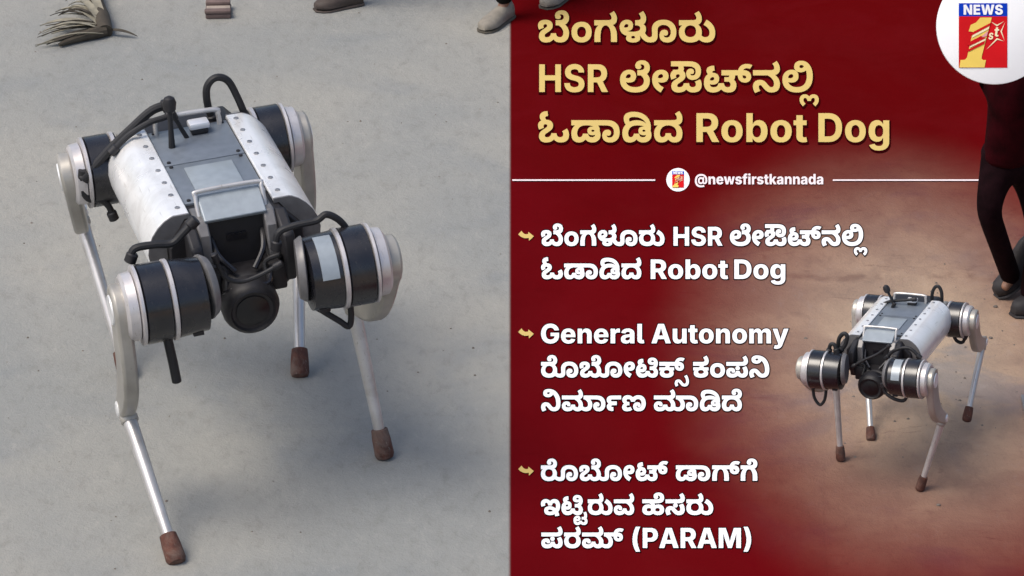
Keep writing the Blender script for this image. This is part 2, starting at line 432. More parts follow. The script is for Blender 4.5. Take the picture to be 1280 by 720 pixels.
GLYPH = {
 'bevowel': (911, '238,-12 175,-12q 90,31q 49,102q 49,143 49,186q 76,251q 145,311q 205,346 242,368q 273,400q 273,419 273,429q 263,444q 242,453q 224,453 196,453q 171,428q 171,409 171,398q 178,373q 183,363 53,316 40,337q 23,396q 23,424 23,466q 67,531q 158,568q 229,568 304,568q 390,525q 426,458q 426,425 426,386q 397,327q 331,271q 273,236 230,210q 205,181q 205,163 205,143q 235,122q 268,122 319,122q 375,178q 379,224 519,224 523,171q 579,123q 619,123 667,123q 718,181q 718,234 718,282q 678,359q 605,418q 557,439 627,533 697,502q 809,415q 875,301q 875,225 875,156q 825,49q 718,-12q 632,-12 584,-12q 509,11q 446,65q 414,108 483,110 445,57q 366,5q 283,-12q|508,424 508,557 586,557 642,557q 695,570q 709,583 721,594q 731,622q 731,639 731,666q 697,705q 662,705 632,705q 590,675q 590,646 590,642q 591,630q 592,622 551,679 559,690q 581,698q 591,698 616,698q 651,668q 651,643 651,616q 613,584q 575,584 534,584q 489,632q 489,674 489,708q 529,770q 610,809q 671,809 738,809q 829,758q 875,672q 875,617 875,568q 843,499q 814,475 797,461q 742,438q 659,424q 600,424'),
 'anusvara': (616, '305,-12 224,-12q 100,49q 31,167q 31,251 31,329q 94,448q 218,516q 309,516 401,516q 523,446q 585,326q 585,251 585,171q 519,53q 394,-12q|306,118 369,118q 429,195q 429,253 429,316q 366,389q 310,389 267,389q 213,353q 187,293q 187,255 187,192q 250,118q'),
 'ga': (710, '356,424 321,424q 272,390q 239,330q 229,292 223,269q 214,209q 210,132q 210,81 210,0 46,0 46,115 46,191q 71,321q 138,420q 200,448 228,424 42,424 42,557 389,557 441,557q 484,565q 495,572 507,579q 515,600q 515,615 515,642q 488,692q 463,721 580,790 630,729q 665,638q 665,588 665,556q 640,490q 579,441q 523,432 539,441 595,401q 649,300q 665,183q 665,117 665,0 500,0 500,79 500,135q 496,217q 487,278q 479,300 462,357q 404,424q'),
 'lla': (782, '395,-12 342,-12q 255,12q 204,62q 204,100 204,123q 228,164q 251,183 282,149 201,159q 86,221q 26,319q 26,378 26,432q 75,518q 169,568q 234,568 279,568q 352,536q 396,473q 396,423 396,382q 361,318q 289,282q 234,282 188,282q 111,303q 91,316 98,396 118,385q 164,369q 194,369 235,369q 268,396q 268,418 268,437q 245,458q 225,458 193,458q 152,416q 152,381 152,355q 170,311q 221,280q 318,263q 396,262 497,263q 595,309q 595,353 595,380q 554,416q 519,424 453,424 453,557 479,557 531,557q 574,565q 585,572 598,579q 606,600q 606,615 606,642q 579,692q 553,721 671,790 721,729q 755,637q 755,588 755,536q 704,460q 656,442 650,468 679,458q 726,420q 753,367q 753,333 753,289q 716,224q 651,178q 565,152q 516,147 550,187 570,169q 592,130q 592,100 592,50q 494,-12q|399,89 424,89q 452,104q 452,122 452,136q 423,155q 398,157 374,155q 345,136q 345,122 345,108q 371,89q'),
 'uuvowelsignla': (838, '88,-12 31,-12q -61,23q -134,83q -189,158q -210,196 -77,263 -55,221q -8,158q 42,123q 69,123 99,123q 136,152q 136,188 136,215q 133,257q 130,297q 130,318 130,401q 210,512q 353,568q 446,568 540,568q 675,517q 762,428q 804,313q 804,250 804,168q 743,51q 631,-12q 554,-12 486,-12q 390,32q 339,113q 339,170 339,211q 372,276q 432,314q 474,314 525,314q 574,268q 574,232 574,200q 540,161q 507,161 489,161q 453,175q 442,196 458,211 456,205q 454,190q 454,184 454,160q 490,113q 535,113 572,113q 624,146q 650,206q 650,249 650,300q 605,385q 517,435q 451,435 402,435q 328,406q 286,343q 286,292 286,271q 288,231q 289,189q 289,161 289,96q 238,20q 148,-12q'),
 'ra': (699, '350,-12 253,-12q 112,47q 36,162q 36,244 36,291q 65,369q 127,429q 176,448 198,424 36,424 36,557 389,557 440,557q 484,565q 495,572 506,579q 515,600q 515,615 515,642q 488,692q 463,721 580,790 630,729q 664,637q 664,588 664,559q 646,503q 625,481 610,465q 564,440q 532,433 555,448 593,425q 641,364q 664,290q 664,244 664,165q 591,50q 451,-12q|351,126 404,126q 473,166q 507,232q 507,273 507,320q 470,387q 401,424q 351,424 299,424q 228,384q 192,316q 192,273 192,202q 277,126q'),
 'uvowelsign': (367, '90,-12 7,-12q -118,60q -178,126 -93,223 -59,177q 14,123q 66,123 119,123q 177,182q 177,235 177,286q 133,361q 59,417q 13,439 94,570 162,538q 269,443q 333,315q 333,233 333,159q 280,48q 172,-12q'),
 'levowel': (852, '433,-12 302,-12q 123,71q 31,219q 31,314 31,394q 95,508q 208,568q 281,568 338,568q 417,527q 458,453q 458,403 458,354q 416,281q 333,241q 272,241 229,241q 163,264q 113,298q 97,314 122,423 132,407q 162,373q 204,352q 232,352 276,352q 318,383q 318,408 318,431q 292,456q 270,456 246,456q 204,428q 178,366q 178,313 178,262q 231,176q 342,125q 430,125 504,125q 609,162q 664,234q 664,285 664,337q 598,420q 542,442 619,539 679,510q 770,443q 820,350q 820,286 820,204q 742,68q 572,-12q|489,424 489,557 531,557 587,557q 640,570q 655,583 667,594q 677,622q 677,639 677,666q 642,705q 607,705 578,705q 535,675q 535,646 535,642q 536,630q 537,622 496,679 504,690q 527,698q 536,698 561,698q 596,668q 596,643 596,616q 559,584q 520,584 479,584q 434,632q 434,674 434,708q 474,770q 555,809q 617,809 683,809q 774,758q 821,672q 821,617 821,568q 788,499q 759,475 742,461q 688,438q 605,424q 545,424'),
 'lengthmark': (488, '465,402 465,352q 421,279q 337,241q 277,241 210,241q 123,288q 99,314 122,423 133,407q 162,373q 204,352q 232,352 276,352q 318,384q 318,409 318,431q 292,456q 271,456 246,456q 204,429q 179,376q 179,335 179,316 179,263q 223,188q 295,136q 337,115 256,-12 188,23q 85,116q 30,239q 30,316 30,395q 91,508q 202,568q 275,568 336,568q 421,526q 465,451q'),
 'au': (880, '628,-12 555,-12q 457,47q 415,107 483,110 445,57q 366,5q 283,-12q 238,-12 175,-12q 90,31q 49,102q 49,143 49,186q 76,251q 145,311q 205,346 242,368q 273,400q 273,419 273,429q 263,444q 242,453q 224,453 196,453q 171,428q 171,409 171,398q 178,373q 183,363 53,316 40,337q 23,396q 23,424 23,466q 67,531q 158,568q 229,568 304,568q 390,525q 426,458q 426,425 426,386q 397,327q 331,271q 273,236 230,210q 205,181q 205,163 205,143q 235,122q 268,122 319,122q 375,178q 379,224 519,224 524,171q 574,123q 619,123 658,123q 698,160q 698,190 698,210q 688,249q 675,264 811,324 833,294q 854,218q 854,178 854,118q 803,33q 703,-12q|88,462 88,568 170,568 195,568q 221,576q 228,580 237,586q 243,602q 243,613 243,630q 223,669q 205,687 336,701 353,682q 382,628q 382,591 382,573q 366,521q 338,500 309,479q 229,462q 180,462|622,309 564,309q 484,349q 444,422q 444,471 444,527q 507,597q 562,597 608,597q 651,554q 651,521 651,495q 623,459q 592,459 576,459q 542,475q 533,495 554,508 553,503q 551,488q 551,480 551,466q 563,438q 590,421q 614,421 653,421q 695,470q 695,521 695,555q 671,604q 648,619 631,631q 588,646q 520,654q 466,654 41,654 41,784 487,784 559,784q 659,769q 731,739q 759,715 799,683q 836,592q 836,530 836,459q 781,360q 684,309q'),
 'ttavirama': (1301, '272,-12 219,-12q 131,20q 68,84q 33,177q 33,237 33,314q 90,427q 199,490q 275,490 319,490q 393,457q 437,390q 437,338 437,297q 401,229q 323,188q 259,188 220,188q 156,210q 131,226 140,324 159,311q 207,295q 240,295 275,295q 306,321q 306,341 306,360q 285,380q 264,380 245,380q 206,352q 182,290q 182,239 182,233 182,204q 198,162q 226,135q 265,122q 289,122 355,122q 412,180q 420,224 560,224 568,184q 613,123q 665,123 701,123q 737,160q 737,191 737,214q 716,249q 674,274q 645,279 736,356 792,341q 862,284q 894,211q 894,173 894,89q 791,-12q 687,-12 642,-12q 561,11q 488,65q 455,112 524,110 491,64q 416,11q 328,-12q|207,419 149,437q 99,509q 99,544 99,577q 136,633q 226,670q 304,672 317,545 284,543q 257,527q 257,512 257,497q 287,474q 311,468|574,265 574,378 650,378 680,378q 703,393q 703,408 703,422q 676,443q 631,455 717,553 760,535q 814,497q 846,457q 858,418q 858,399 858,371q 838,326q 798,293q 767,281 745,273q 697,265q 671,265|497,424 497,557 784,557 784,424|1118,240 1029,240q 927,347q 927,447 927,464 927,547q 987,659q 1094,716q 1163,716 1215,716q 1288,698q 1315,683 1251,587 1232,596q 1192,606q 1166,606 1136,606q 1086,580q 1056,520q 1056,469 1056,425 1056,389q 1083,344q 1114,344 1131,344q 1154,362q 1154,381 1154,392q 1145,408q 1138,412 1129,418q 1100,424q 1077,424 750,424 750,557 1065,557 1120,557q 1202,536q 1234,508 1258,487q 1283,430q 1283,391 1283,317q 1190,240q'),
 'na': (779, '527,-12 474,-12q 394,19q 326,79q 292,121 275,141q 253,166q 236,176q 225,176 206,176q 185,150q 185,131 185,105q 206,58q 225,30 87,-24 62,9q 29,99q 29,137 29,188q 71,265q 155,310q 217,310 273,310q 362,263q 409,204 432,177q 468,140q 503,123q 523,123 554,123q 588,166q 588,208 588,252q 545,334q 470,401q 418,424 31,424 31,557 468,557 520,557q 563,565q 574,572 586,579q 594,600q 594,615 594,642q 568,692q 542,721 660,790 709,729q 743,637q 743,589 743,562q 725,500q 700,476 674,453q 610,432q 567,428 544,428 600,447 646,416q 710,341q 744,252q 744,200 744,94q 632,-12q'),
 'livowel': (873, '411,-12 291,-12q 121,72q 31,219q 31,314 31,394q 96,508q 209,568q 281,568 336,568q 416,526q 458,453q 458,403 458,354q 416,281q 333,241q 272,241 229,241q 163,264q 113,298q 97,314 122,423 132,407q 163,373q 205,352q 232,352 276,352q 318,383q 318,408 318,432q 292,456q 270,456 246,456q 204,428q 178,365q 178,312 178,260q 230,175q 334,125q 415,125 498,125q 614,186q 675,309q 675,399 675,458q 656,561q 619,642q 565,688q 530,688 508,688q 481,668q 481,648 481,629q 511,610q 532,610 565,610q 600,651q 604,683 717,676 705,615q 649,538q 567,503q 516,503 480,503q 417,522q 368,558q 341,612q 341,648 341,715q 441,798q 527,798 607,798q 723,732q 799,620q 835,481q 835,406 835,307q 781,152q 674,45q 515,-12q'),
 'lasubscript': (56, '-250,-59 -217,-59q -167,-80q -122,-120q -96,-150 -165,-148 -132,-108q -68,-59q -15,-59 28,-59q 89,-97q 122,-158q 122,-193 122,-234q 93,-297q 51,-346q 29,-365 -38,-295 -12,-274q 19,-230q 19,-199 19,-180q -3,-151q -26,-151 -53,-151q -84,-193q -86,-229 -181,-229 -183,-194q -216,-151q -240,-151 -263,-151q -286,-181q -286,-200 -286,-230q -253,-273q -229,-294 -295,-365 -329,-335q -387,-252q -387,-191 -387,-158q -355,-97q -294,-59q'),
 'oo': (879, '154,510 117,539q 69,603q 69,647 69,684q 108,746q 200,787q 279,788 291,661 247,658q 217,635q 217,617 217,599q 245,570q 270,555|628,-12 555,-12q 457,47q 415,107 483,110 445,57q 366,5q 283,-12q 238,-12 175,-12q 90,31q 49,102q 49,143 49,186q 76,251q 145,311q 205,346 242,368q 273,400q 273,419 273,429q 263,444q 242,453q 224,453 196,453q 171,428q 171,409 171,398q 178,373q 183,363 53,316 40,337q 23,396q 23,424 23,466q 67,531q 158,568q 229,568 304,568q 390,525q 426,458q 426,425 426,386q 397,327q 331,271q 273,236 230,210q 205,181q 205,163 205,143q 235,122q 268,122 319,122q 375,178q 379,224 519,224 524,171q 574,123q 619,123 658,123q 698,161q 698,193 698,215q 683,257q 669,273 798,342 829,306q 854,221q 854,182 854,119q 803,32q 703,-12q'),
 'ddanocrest': (850, '230,-12 141,-12q 36,102q 36,211 36,266q 67,356q 133,427q 182,451 207,424 36,424 36,557 701,557 701,424 685,424 679,462 712,454q 765,412q 796,351q 796,316 796,297q 789,267q 782,253 778,248q 761,247q 755,241 726,213q 657,172q 606,172 570,172q 505,196q 466,247q 466,284 466,340q 542,394q 602,394 636,394q 681,379q 699,367 756,342q 817,245q 817,182 817,117q 756,31q 658,-12q 600,-12 526,-12q 423,46q 385,103 454,111 418,64q 350,9q 276,-12q|264,123 299,123q 340,173q 346,214 485,214 492,168q 540,122q 585,122 608,122q 649,137q 675,175q 675,211 675,239q 662,286q 631,314q 607,314 593,314q 573,302q 573,288 573,274q 597,261q 612,261 627,261q 652,273q 668,299q 668,320 668,340q 649,376q 603,406q 520,424q 456,424 414,424 362,424q 279,395q 222,342q 192,267q 192,221 192,171q 230,123q'),
 'aavowelsign': (515, '479,251 479,168q 418,50q 305,-12q 228,-12 160,-12q 64,32q 14,113q 14,170 14,211q 47,276q 107,314q 148,314 200,314q 249,268q 249,232 249,200q 214,161q 181,161 164,161q 127,175q 117,196 131,211 130,205q 128,190q 128,184 128,160q 164,113q 209,113 248,113q 299,146q 326,207q 326,249 326,293q 300,358q 274,378 256,394q 209,413q 137,424q 78,424 -257,424 -257,557 104,557 182,557q 290,539q 365,502q 394,475 438,436q 479,323q'),
 'ddivowel': (850, '230,-12 171,-12q 83,38q 36,142q 36,221 36,299q 96,423q 201,510q 338,555q 415,555 489,555q 598,524q 678,470q 707,435 770,322 755,241 726,213q 657,172q 606,172 570,172q 505,196q 466,247q 466,284 466,340q 542,394q 602,394 629,394q 681,379q 699,367 753,344q 817,245q 817,182 817,117q 756,31q 658,-12q 600,-12 526,-12q 423,46q 385,103 454,111 418,64q 350,9q 276,-12q|264,123 299,123q 340,173q 346,214 485,214 492,168q 540,122q 585,122 608,122q 649,137q 675,175q 675,211 675,239q 662,286q 631,314q 607,314 593,314q 573,302q 573,288 573,274q 597,261q 612,261 627,261q 652,273q 668,299q 668,320 668,340q 647,377q 598,407q 515,424q 451,424 418,424 364,424q 280,395q 222,342q 192,267q 192,221 192,171q 230,123q|339,771 436,771q 585,729q 654,677 697,646q 763,554q 800,443q 800,383 800,342q 791,277q 779,248 641,438 682,461 661,496q 606,556q 572,578 525,608q 417,639q 344,639 296,639q 240,621q 216,591q 216,571 216,555q 229,526q 241,513 136,439 113,463q 85,516q 73,569q 73,592 73,657q 142,736q 263,771q'),
 'da': (830, '230,-12 141,-12q 36,102q 36,211 36,266q 67,356q 133,427q 182,451 204,424 36,424 36,557 519,557 571,557q 614,565q 625,572 637,579q 646,600q 646,615 646,642q 619,692q 593,721 711,790 761,729q 794,637q 794,589 794,562q 776,499q 752,476 739,465q 710,447q 676,436q 655,432 669,444 711,422q 767,353q 794,265q 794,212 794,102q 687,-12q 597,-12 546,-12q 470,14q 411,66q 384,104 454,111 418,64q 350,9q 277,-12q|264,123 299,123q 342,178q 346,224 485,224 488,171q 538,123q 567,123 600,123q 638,170q 638,222 638,261q 612,334q 558,391q 477,424q 424,424 406,424 354,424q 275,392q 220,336q 192,263q 192,221 192,171q 229,123q'),
 'revowel': (699, '350,-12 253,-12q 112,47q 36,162q 36,244 36,291q 65,369q 127,429q 176,448 198,424 36,424 36,557 374,557 430,557q 483,570q 498,583 510,594q 520,622q 520,639 520,666q 485,705q 450,705 421,705q 378,675q 378,646 378,642q 379,630q 380,622 339,679 347,690q 370,698q 379,698 404,698q 439,668q 439,643 439,616q 402,584q 363,584 322,584q 277,632q 277,674 277,708q 317,770q 398,809q 460,809 526,809q 617,758q 664,672q 664,617 664,568q 631,499q 602,475 589,464q 544,442q 473,427q 419,426 512,458 553,450 592,427q 641,365q 664,290q 664,244 664,165q 591,50q 451,-12q|351,126 404,126q 473,166q 507,232q 507,273 507,320q 470,387q 401,424q 351,424 299,424q 228,384q 192,316q 192,273 192,202q 277,126q'),
 'uuvowelsign': (838, '90,-12 4,-12q -119,60q -180,125 -92,223 -54,174q 16,123q 63,123 99,123q 136,156q 136,189 136,216q 133,257q 130,297q 130,318 130,399q 210,511q 353,568q 446,568 540,568q 675,516q 762,426q 804,311q 804,250 804,168q 743,51q 631,-12q 554,-12 485,-12q 389,32q 339,113q 339,170 339,211q 372,276q 432,314q 474,314 525,314q 574,268q 574,232 574,200q 540,161q 506,161 489,161q 452,175q 442,196 457,211 456,205q 454,190q 454,184 454,160q 490,113q 536,113 572,113q 623,146q 650,205q 650,248 650,300q 605,385q 516,435q 450,435 402,435q 328,406q 286,343q 286,292 286,271q 288,231q 289,189q 289,161 289,98q 237,22q 148,-12q'),
 'ttivowel': (922, '272,-12 219,-12q 131,20q 68,84q 33,177q 33,237 33,314q 90,427q 199,490q 275,490 319,490q 393,457q 437,390q 437,338 437,297q 401,229q 323,188q 259,188 220,188q 156,210q 131,226 140,324 159,311q 207,295q 240,295 275,295q 306,321q 306,341 306,360q 285,380q 264,380 245,380q 206,352q 182,290q 182,239 182,233 182,204q 198,162q 226,135q 265,122q 289,122 355,122q 412,180q 420,224 560,224 568,184q 613,123q 665,123 701,123q 737,160q 737,191 737,214q 716,249q 674,274q 645,279 746,366 800,345q 864,285q 894,213q 894,173 894,89q 791,-12q 687,-12 642,-12q 561,11q 488,65q 455,112 524,110 491,64q 416,11q 328,-12q|207,419 149,437q 99,509q 99,544 99,577q 136,633q 226,670q 304,672 317,545 284,543q 257,527q 257,512 257,497q 287,474q 311,468|574,270 574,388 662,388 707,403q 762,471q 762,515 762,522 762,547q 741,593q 702,623q 675,623 657,623q 628,606q 628,587 628,573q 642,557q 666,550q 678,550 713,550q 764,589q 784,623 823,532 802,512q 758,478q 702,457q 661,457 609,457q 535,487q 497,543q 497,582 497,642q 593,718q 675,718 743,718q 838,662q 888,571q 888,518 888,466q 855,382q 799,321q 728,279q 690,270'),
 'kavirama': (1019, '321,-12 228,-12q 112,32q 58,104q 58,146 58,172q 72,214q 102,251q 127,268 117,252 36,251 36,358 248,358 265,366q 287,389q 287,402 287,415q 271,439q 257,449 343,460 404,449 414,436q 426,413q 426,400 426,388q 419,366q 413,358 611,358 611,251 524,253 516,269 543,254q 577,217q 593,174q 593,147 593,105q 540,32q 421,-12q|325,120 387,120q 438,164q 438,193 438,215q 412,248q 363,267q 325,267 286,267q 237,248q 213,215q 213,194 213,161q 268,120q|35,424 35,557 471,557 471,424|835,240 746,240q 644,347q 644,447 644,464 644,547q 704,659q 811,716q 880,716 932,716q 1005,698q 1032,683 968,587 949,596q 910,606q 883,606 853,606q 803,580q 773,520q 773,469 773,425 773,389q 800,344q 831,344 848,344q 871,362q 871,381 871,392q 862,408q 855,412 846,418q 817,424q 794,424 467,424 467,557 782,557 838,557q 920,536q 951,508 975,487q 1000,430q 1000,391 1000,317q 907,240q'),
 'sasubscript': (144, '17,-338 -26,-338q -89,-315q -142,-267q -170,-231 -194,-200q -218,-179q -233,-179 -250,-179q -268,-199q -268,-216 -268,-237q -252,-278q -238,-304 -334,-343 -350,-316q -372,-249q -372,-219 -372,-158q -297,-86q -231,-86 -188,-86q -122,-126q -79,-179 -57,-205q -27,-234q 0,-245q 15,-245 34,-245q 61,-228q 77,-187q 77,-151 77,-99q 33,0q 4,37 97,81 118,52q 157,-24q 181,-110q 181,-154 181,-217q 142,-298q 70,-338q'),
 'ka': (648, '321,-12 228,-12q 112,32q 58,104q 58,146 58,172q 72,214q 102,251q 127,268 117,252 36,251 36,358 248,358 265,366q 287,389q 287,402 287,415q 271,439q 257,449 343,460 404,449 414,436q 426,413q 426,400 426,388q 419,366q 413,358 611,358 611,251 524,253 516,269 543,254q 577,217q 593,174q 593,147 593,105q 540,32q 421,-12q|325,120 387,120q 438,164q 438,193 438,215q 412,248q 363,267q 325,267 286,267q 237,248q 213,215q 213,194 213,161q 268,120q|35,424 35,557 341,557 393,557q 436,565q 446,572 459,579q 467,600q 467,615 467,642q 441,692q 415,721 533,790 582,729q 616,637q 616,589 616,562q 598,500q 573,476 545,449q 455,424q 376,424'),
 'pa': (877, '245,-12 177,-12q 81,34q 29,119q 29,176 29,226q 75,301q 155,342q 208,342 282,342q 354,282q 354,231 354,215q 345,180q 339,169 233,177 235,182q 237,192q 237,197 237,212q 220,228q 204,228 187,228q 162,205q 162,184 162,154q 214,122q 270,122 331,122q 388,177q 394,223 533,223 537,170q 585,123q 618,123 646,123q 675,146q 687,180q 687,198 687,233q 660,309q 635,343 774,400 809,351q 844,244q 844,185 844,117q 790,30q 701,-12q 647,-12 595,-12q 518,14q 458,65q 432,103 496,100 462,61q 391,11q 305,-12q|456,259 417,259q 376,301q 376,333 376,366q 419,409q 456,409 492,409q 537,366q 537,333 537,301q 494,259q|30,424 30,557 568,557 619,557q 663,565q 674,572 686,579q 694,600q 694,615 694,642q 667,692q 642,721 759,790 809,729q 844,637q 844,589 844,562q 825,500q 800,476 771,449q 681,424q 603,424'),
 'nivowel': (814, '524,-12 471,-12q 391,19q 322,79q 288,121 271,141q 249,166q 232,176q 221,176 202,176q 181,150q 181,131 181,105q 202,58q 221,30 83,-24 58,9q 25,99q 25,137 25,188q 67,265q 151,310q 213,310 269,310q 358,263q 405,204 428,177q 465,140q 501,123q 522,123 547,123q 591,144q 620,207q 620,266 620,352q 573,504q 488,621q 376,688q 312,688 282,688q 252,668q 252,648 252,629q 280,610q 299,610 334,610q 370,651q 374,683 505,672 491,611q 430,536q 344,503q 291,503 239,503q 155,535q 108,601q 108,651 108,694q 154,760q 249,798q 320,798 432,798q 603,717q 719,575q 778,390q 778,286 778,170q 713,40q 598,-12q'),
 'manocrest': (1246, '245,-12 177,-12q 81,34q 29,119q 29,176 29,226q 75,301q 155,342q 208,342 282,342q 354,282q 354,231 354,215q 345,180q 339,169 233,177 235,182q 237,192q 237,197 237,212q 220,228q 204,228 187,228q 162,205q 162,183 162,154q 214,122q 270,122 331,122q 388,177q 394,224 533,224 536,171q 584,123q 617,123 655,123q 687,172q 687,209 687,241q 664,304q 619,360q 557,407q 518,424 701,447 746,416q 810,341q 844,252q 844,199 844,121q 789,28q 699,-12q 648,-12 596,-12q 519,14q 459,65q 432,103 496,100 462,61q 391,11q 305,-12q|30,424 30,557 568,557 619,557q 663,565q 674,572 686,579q 694,600q 694,615 694,642q 667,692q 642,721 759,790 809,729q 844,637q 844,589 844,562q 825,500q 800,476 771,449q 681,424q 603,424|969,-12 891,-12q 767,56q 715,113 779,236 817,182q 892,123q 944,123 998,123q 1056,182q 1056,235 1056,285q 1012,360q 938,417q 892,439 959,527 1030,495q 1145,412q 1212,301q 1212,226 1212,175q 1183,87q 1123,23q 1031,-12q|879,424 879,557 1073,557 1073,424'),
 'reph': (604, '585,424 283,424 248,424q 219,421q 210,418 199,413q 186,396q 186,384 186,372q 196,356q 205,351 214,346q 241,341q 267,341 413,341 413,211 282,211 262,211q 239,210q 224,207q 218,205 207,201q 193,185q 193,173 193,157q 212,139q 243,132q 261,132 280,132 280,0 246,0 206,0q 130,15q 69,49q 33,108q 33,153 33,181q 53,229q 93,269q 124,283 121,263 79,285q 26,353q 26,410 26,439q 51,490q 72,507 95,526q 151,548q 232,557q 290,557 585,557'),
 'nna': (981, '669,-12 567,-12q 459,80q 459,159 459,227q 548,312q 617,312 679,312q 748,253q 748,204 748,189q 740,158q 735,147 637,151 639,156q 641,165q 641,170 641,182q 627,198q 614,198 602,198q 583,178q 583,162 583,140q 619,111q 662,111 704,111q 760,143q 790,211q 790,262 790,271 790,319q 759,393q 696,435q 648,435 596,435q 531,381q 517,339 375,339 371,384q 316,434q 269,434 230,434q 192,403q 192,378 192,366q 201,346q 210,338 220,330q 251,321q 282,321 305,321 305,206 270,206 243,206q 213,199q 202,192 194,186q 186,170q 186,158 186,140q 214,114q 249,114 277,114q 325,132q 346,147 415,42 372,16q 281,-12q 227,-12 124,-12q 28,71q 28,134 28,170q 59,228q 124,272q 177,283 170,237 123,254q 63,302q 34,365q 34,403 34,450q 86,525q 182,568q 247,568 330,568q 435,505q 478,454 413,448 443,485q 513,539q 602,568q 661,568 759,568q 885,490q 945,356q 945,270 945,211q 915,109q 850,31q 745,-12q'),
 'devowel': (830, '230,-12 141,-12q 36,102q 36,211 36,266q 67,356q 133,427q 182,451 204,424 36,424 36,557 505,557 560,557q 614,570q 628,583 640,594q 650,622q 650,639 650,666q 616,705q 581,705 551,705q 509,675q 509,646 509,642q 510,630q 511,622 470,679 478,690q 500,698q 510,698 534,698q 570,668q 570,643 570,616q 532,584q 494,584 453,584q 408,632q 408,674 408,708q 448,770q 529,809q 590,809 657,809q 748,758q 794,672q 794,617 794,568q 762,499q 733,475 719,464q 680,443q 648,436 663,450 708,426q 766,354q 794,265q 794,212 794,102q 687,-12q 597,-12 546,-12q 470,14q 411,66q 384,104 454,111 418,64q 350,9q 277,-12q|264,123 299,123q 342,178q 346,224 485,224 488,171q 538,123q 567,123 600,123q 639,170q 639,222 639,261q 612,334q 559,391q 477,424q 424,424 406,424 354,424q 275,392q 220,336q 192,263q 192,221 192,171q 229,123q'),
 'gavirama': (1075, '547,557 547,416 533,424 553,424 595,394q 643,304q 665,187q 665,117 665,0 500,0 500,79 500,135q 496,218q 486,280q 479,300 462,357q 404,424q 356,424 321,424q 272,390q 239,330q 229,292 223,269q 214,209q 210,132q 210,81 210,0 46,0 46,115 46,191q 71,321q 138,420q 200,448 228,424 42,424 42,557|891,240 802,240q 700,347q 700,447 700,464 700,547q 760,659q 867,716q 936,716 988,716q 1061,698q 1088,683 1024,587 1005,596q 966,606q 939,606 909,606q 859,580q 829,520q 829,469 829,425 829,389q 856,344q 887,344 904,344q 927,362q 927,381 927,392q 918,408q 911,412 902,418q 873,424q 850,424 523,424 523,557 838,557 894,557q 976,536q 1007,508 1031,487q 1056,430q 1056,391 1056,317q 963,240q'),
 'gevowel': (710, '356,424 321,424q 272,390q 239,330q 229,292 223,269q 214,209q 210,132q 210,81 210,0 46,0 46,115 46,191q 71,321q 138,420q 200,448 228,424 42,424 42,557 375,557 433,557q 484,570q 499,583 511,594q 521,622q 521,639 521,666q 486,705q 451,705 422,705q 379,675q 379,646 379,642q 380,630q 381,622 340,679 348,690q 371,698q 380,698 405,698q 440,668q 440,643 440,616q 403,584q 364,584 323,584q 278,632q 278,674 278,708q 318,770q 399,809q 461,809 527,809q 618,758q 665,672q 665,617 665,568q 631,495q 569,449q 526,437 537,444 594,404q 648,302q 665,183q 665,117 665,0 500,0 500,79 500,135q 496,217q 487,278q 479,300 462,357q 404,424q'),
 'i': (824, '384,-12 304,-12q 203,29q 156,103q 156,151 156,220q 266,305q 371,305 438,305q 539,275q 624,215q 667,168 704,126q 751,25q 762,-29 605,-55 595,15q 535,127q 438,192q 370,192 336,192q 304,170q 304,153 304,133q 340,108q 395,108 458,108q 549,142q 608,199q 636,276q 636,317 636,379q 587,435q 546,435 511,435q 465,385q 459,339 319,339 314,394q 268,442q 235,442 210,442q 180,413q 180,389 180,374q 186,350q 191,339 47,295 38,316q 23,372q 23,406 23,456q 72,529q 159,568q 216,568 263,568q 332,544q 388,497q 417,462 359,454 393,499q 455,548q 525,568q 565,568 634,568q 736,512q 793,398q 793,312 793,271q 772,188q 724,112q 684,82 652,68 603,32q 471,-12q'),
 'ttasubscript': (146, '-247,-377 -298,-377q -366,-334q -400,-260q -400,-215 -400,-156q -356,-80q -282,-43q -238,-43 -185,-43q -125,-98q -125,-143 -125,-179q -182,-237q -246,-237 -285,-237q -343,-213q -359,-199 -335,-128 -325,-141q -291,-169q -258,-169 -233,-169q -213,-152q -213,-141 -213,-130q -227,-120q -240,-120 -267,-120q -305,-164q -305,-213 -305,-232q -294,-266q -265,-287q -235,-287 -195,-287q -161,-248q -158,-229 -63,-229 -57,-255q -27,-287q 3,-287 30,-287q 59,-261q 59,-235 59,-209q 22,-175q -10,-171 36,-96 75,-111q 130,-151q 160,-205q 160,-243 160,-289q 124,-349q 58,-377q 13,-377 -43,-377q -111,-333q -144,-285 -74,-281 -100,-319q -155,-361q -214,-377q|-68,-178 -68,-88 -28,-88 -5,-88q 20,-82q 26,-76 32,-69q 38,-50q 38,-37 38,-13q 20,42q 3,74 102,103 123,65q 143,-9q 143,-44 143,-90q 108,-150q 47,-178q 7,-178'),
 'va': (879, '245,-12 177,-12q 81,34q 29,119q 29,176 29,226q 75,301q 155,342q 208,342 282,342q 354,282q 354,231 354,215q 345,180q 339,169 233,177 235,182q 237,192q 237,197 237,212q 220,228q 204,228 187,228q 162,205q 162,183 162,154q 214,122q 270,122 331,122q 388,177q 394,224 533,224 536,171q 584,123q 617,123 655,123q 687,172q 687,209 687,241q 664,304q 619,360q 557,407q 518,424 701,447 746,416q 810,341q 844,252q 844,199 844,121q 789,28q 699,-12q 648,-12 596,-12q 519,14q 459,65q 432,103 496,100 462,61q 391,11q 305,-12q|30,424 30,557 568,557 619,557q 663,565q 674,572 686,579q 694,600q 694,615 694,642q 667,692q 642,721 759,790 809,729q 844,637q 844,589 844,562q 825,500q 800,476 771,449q 681,424q 603,424'),
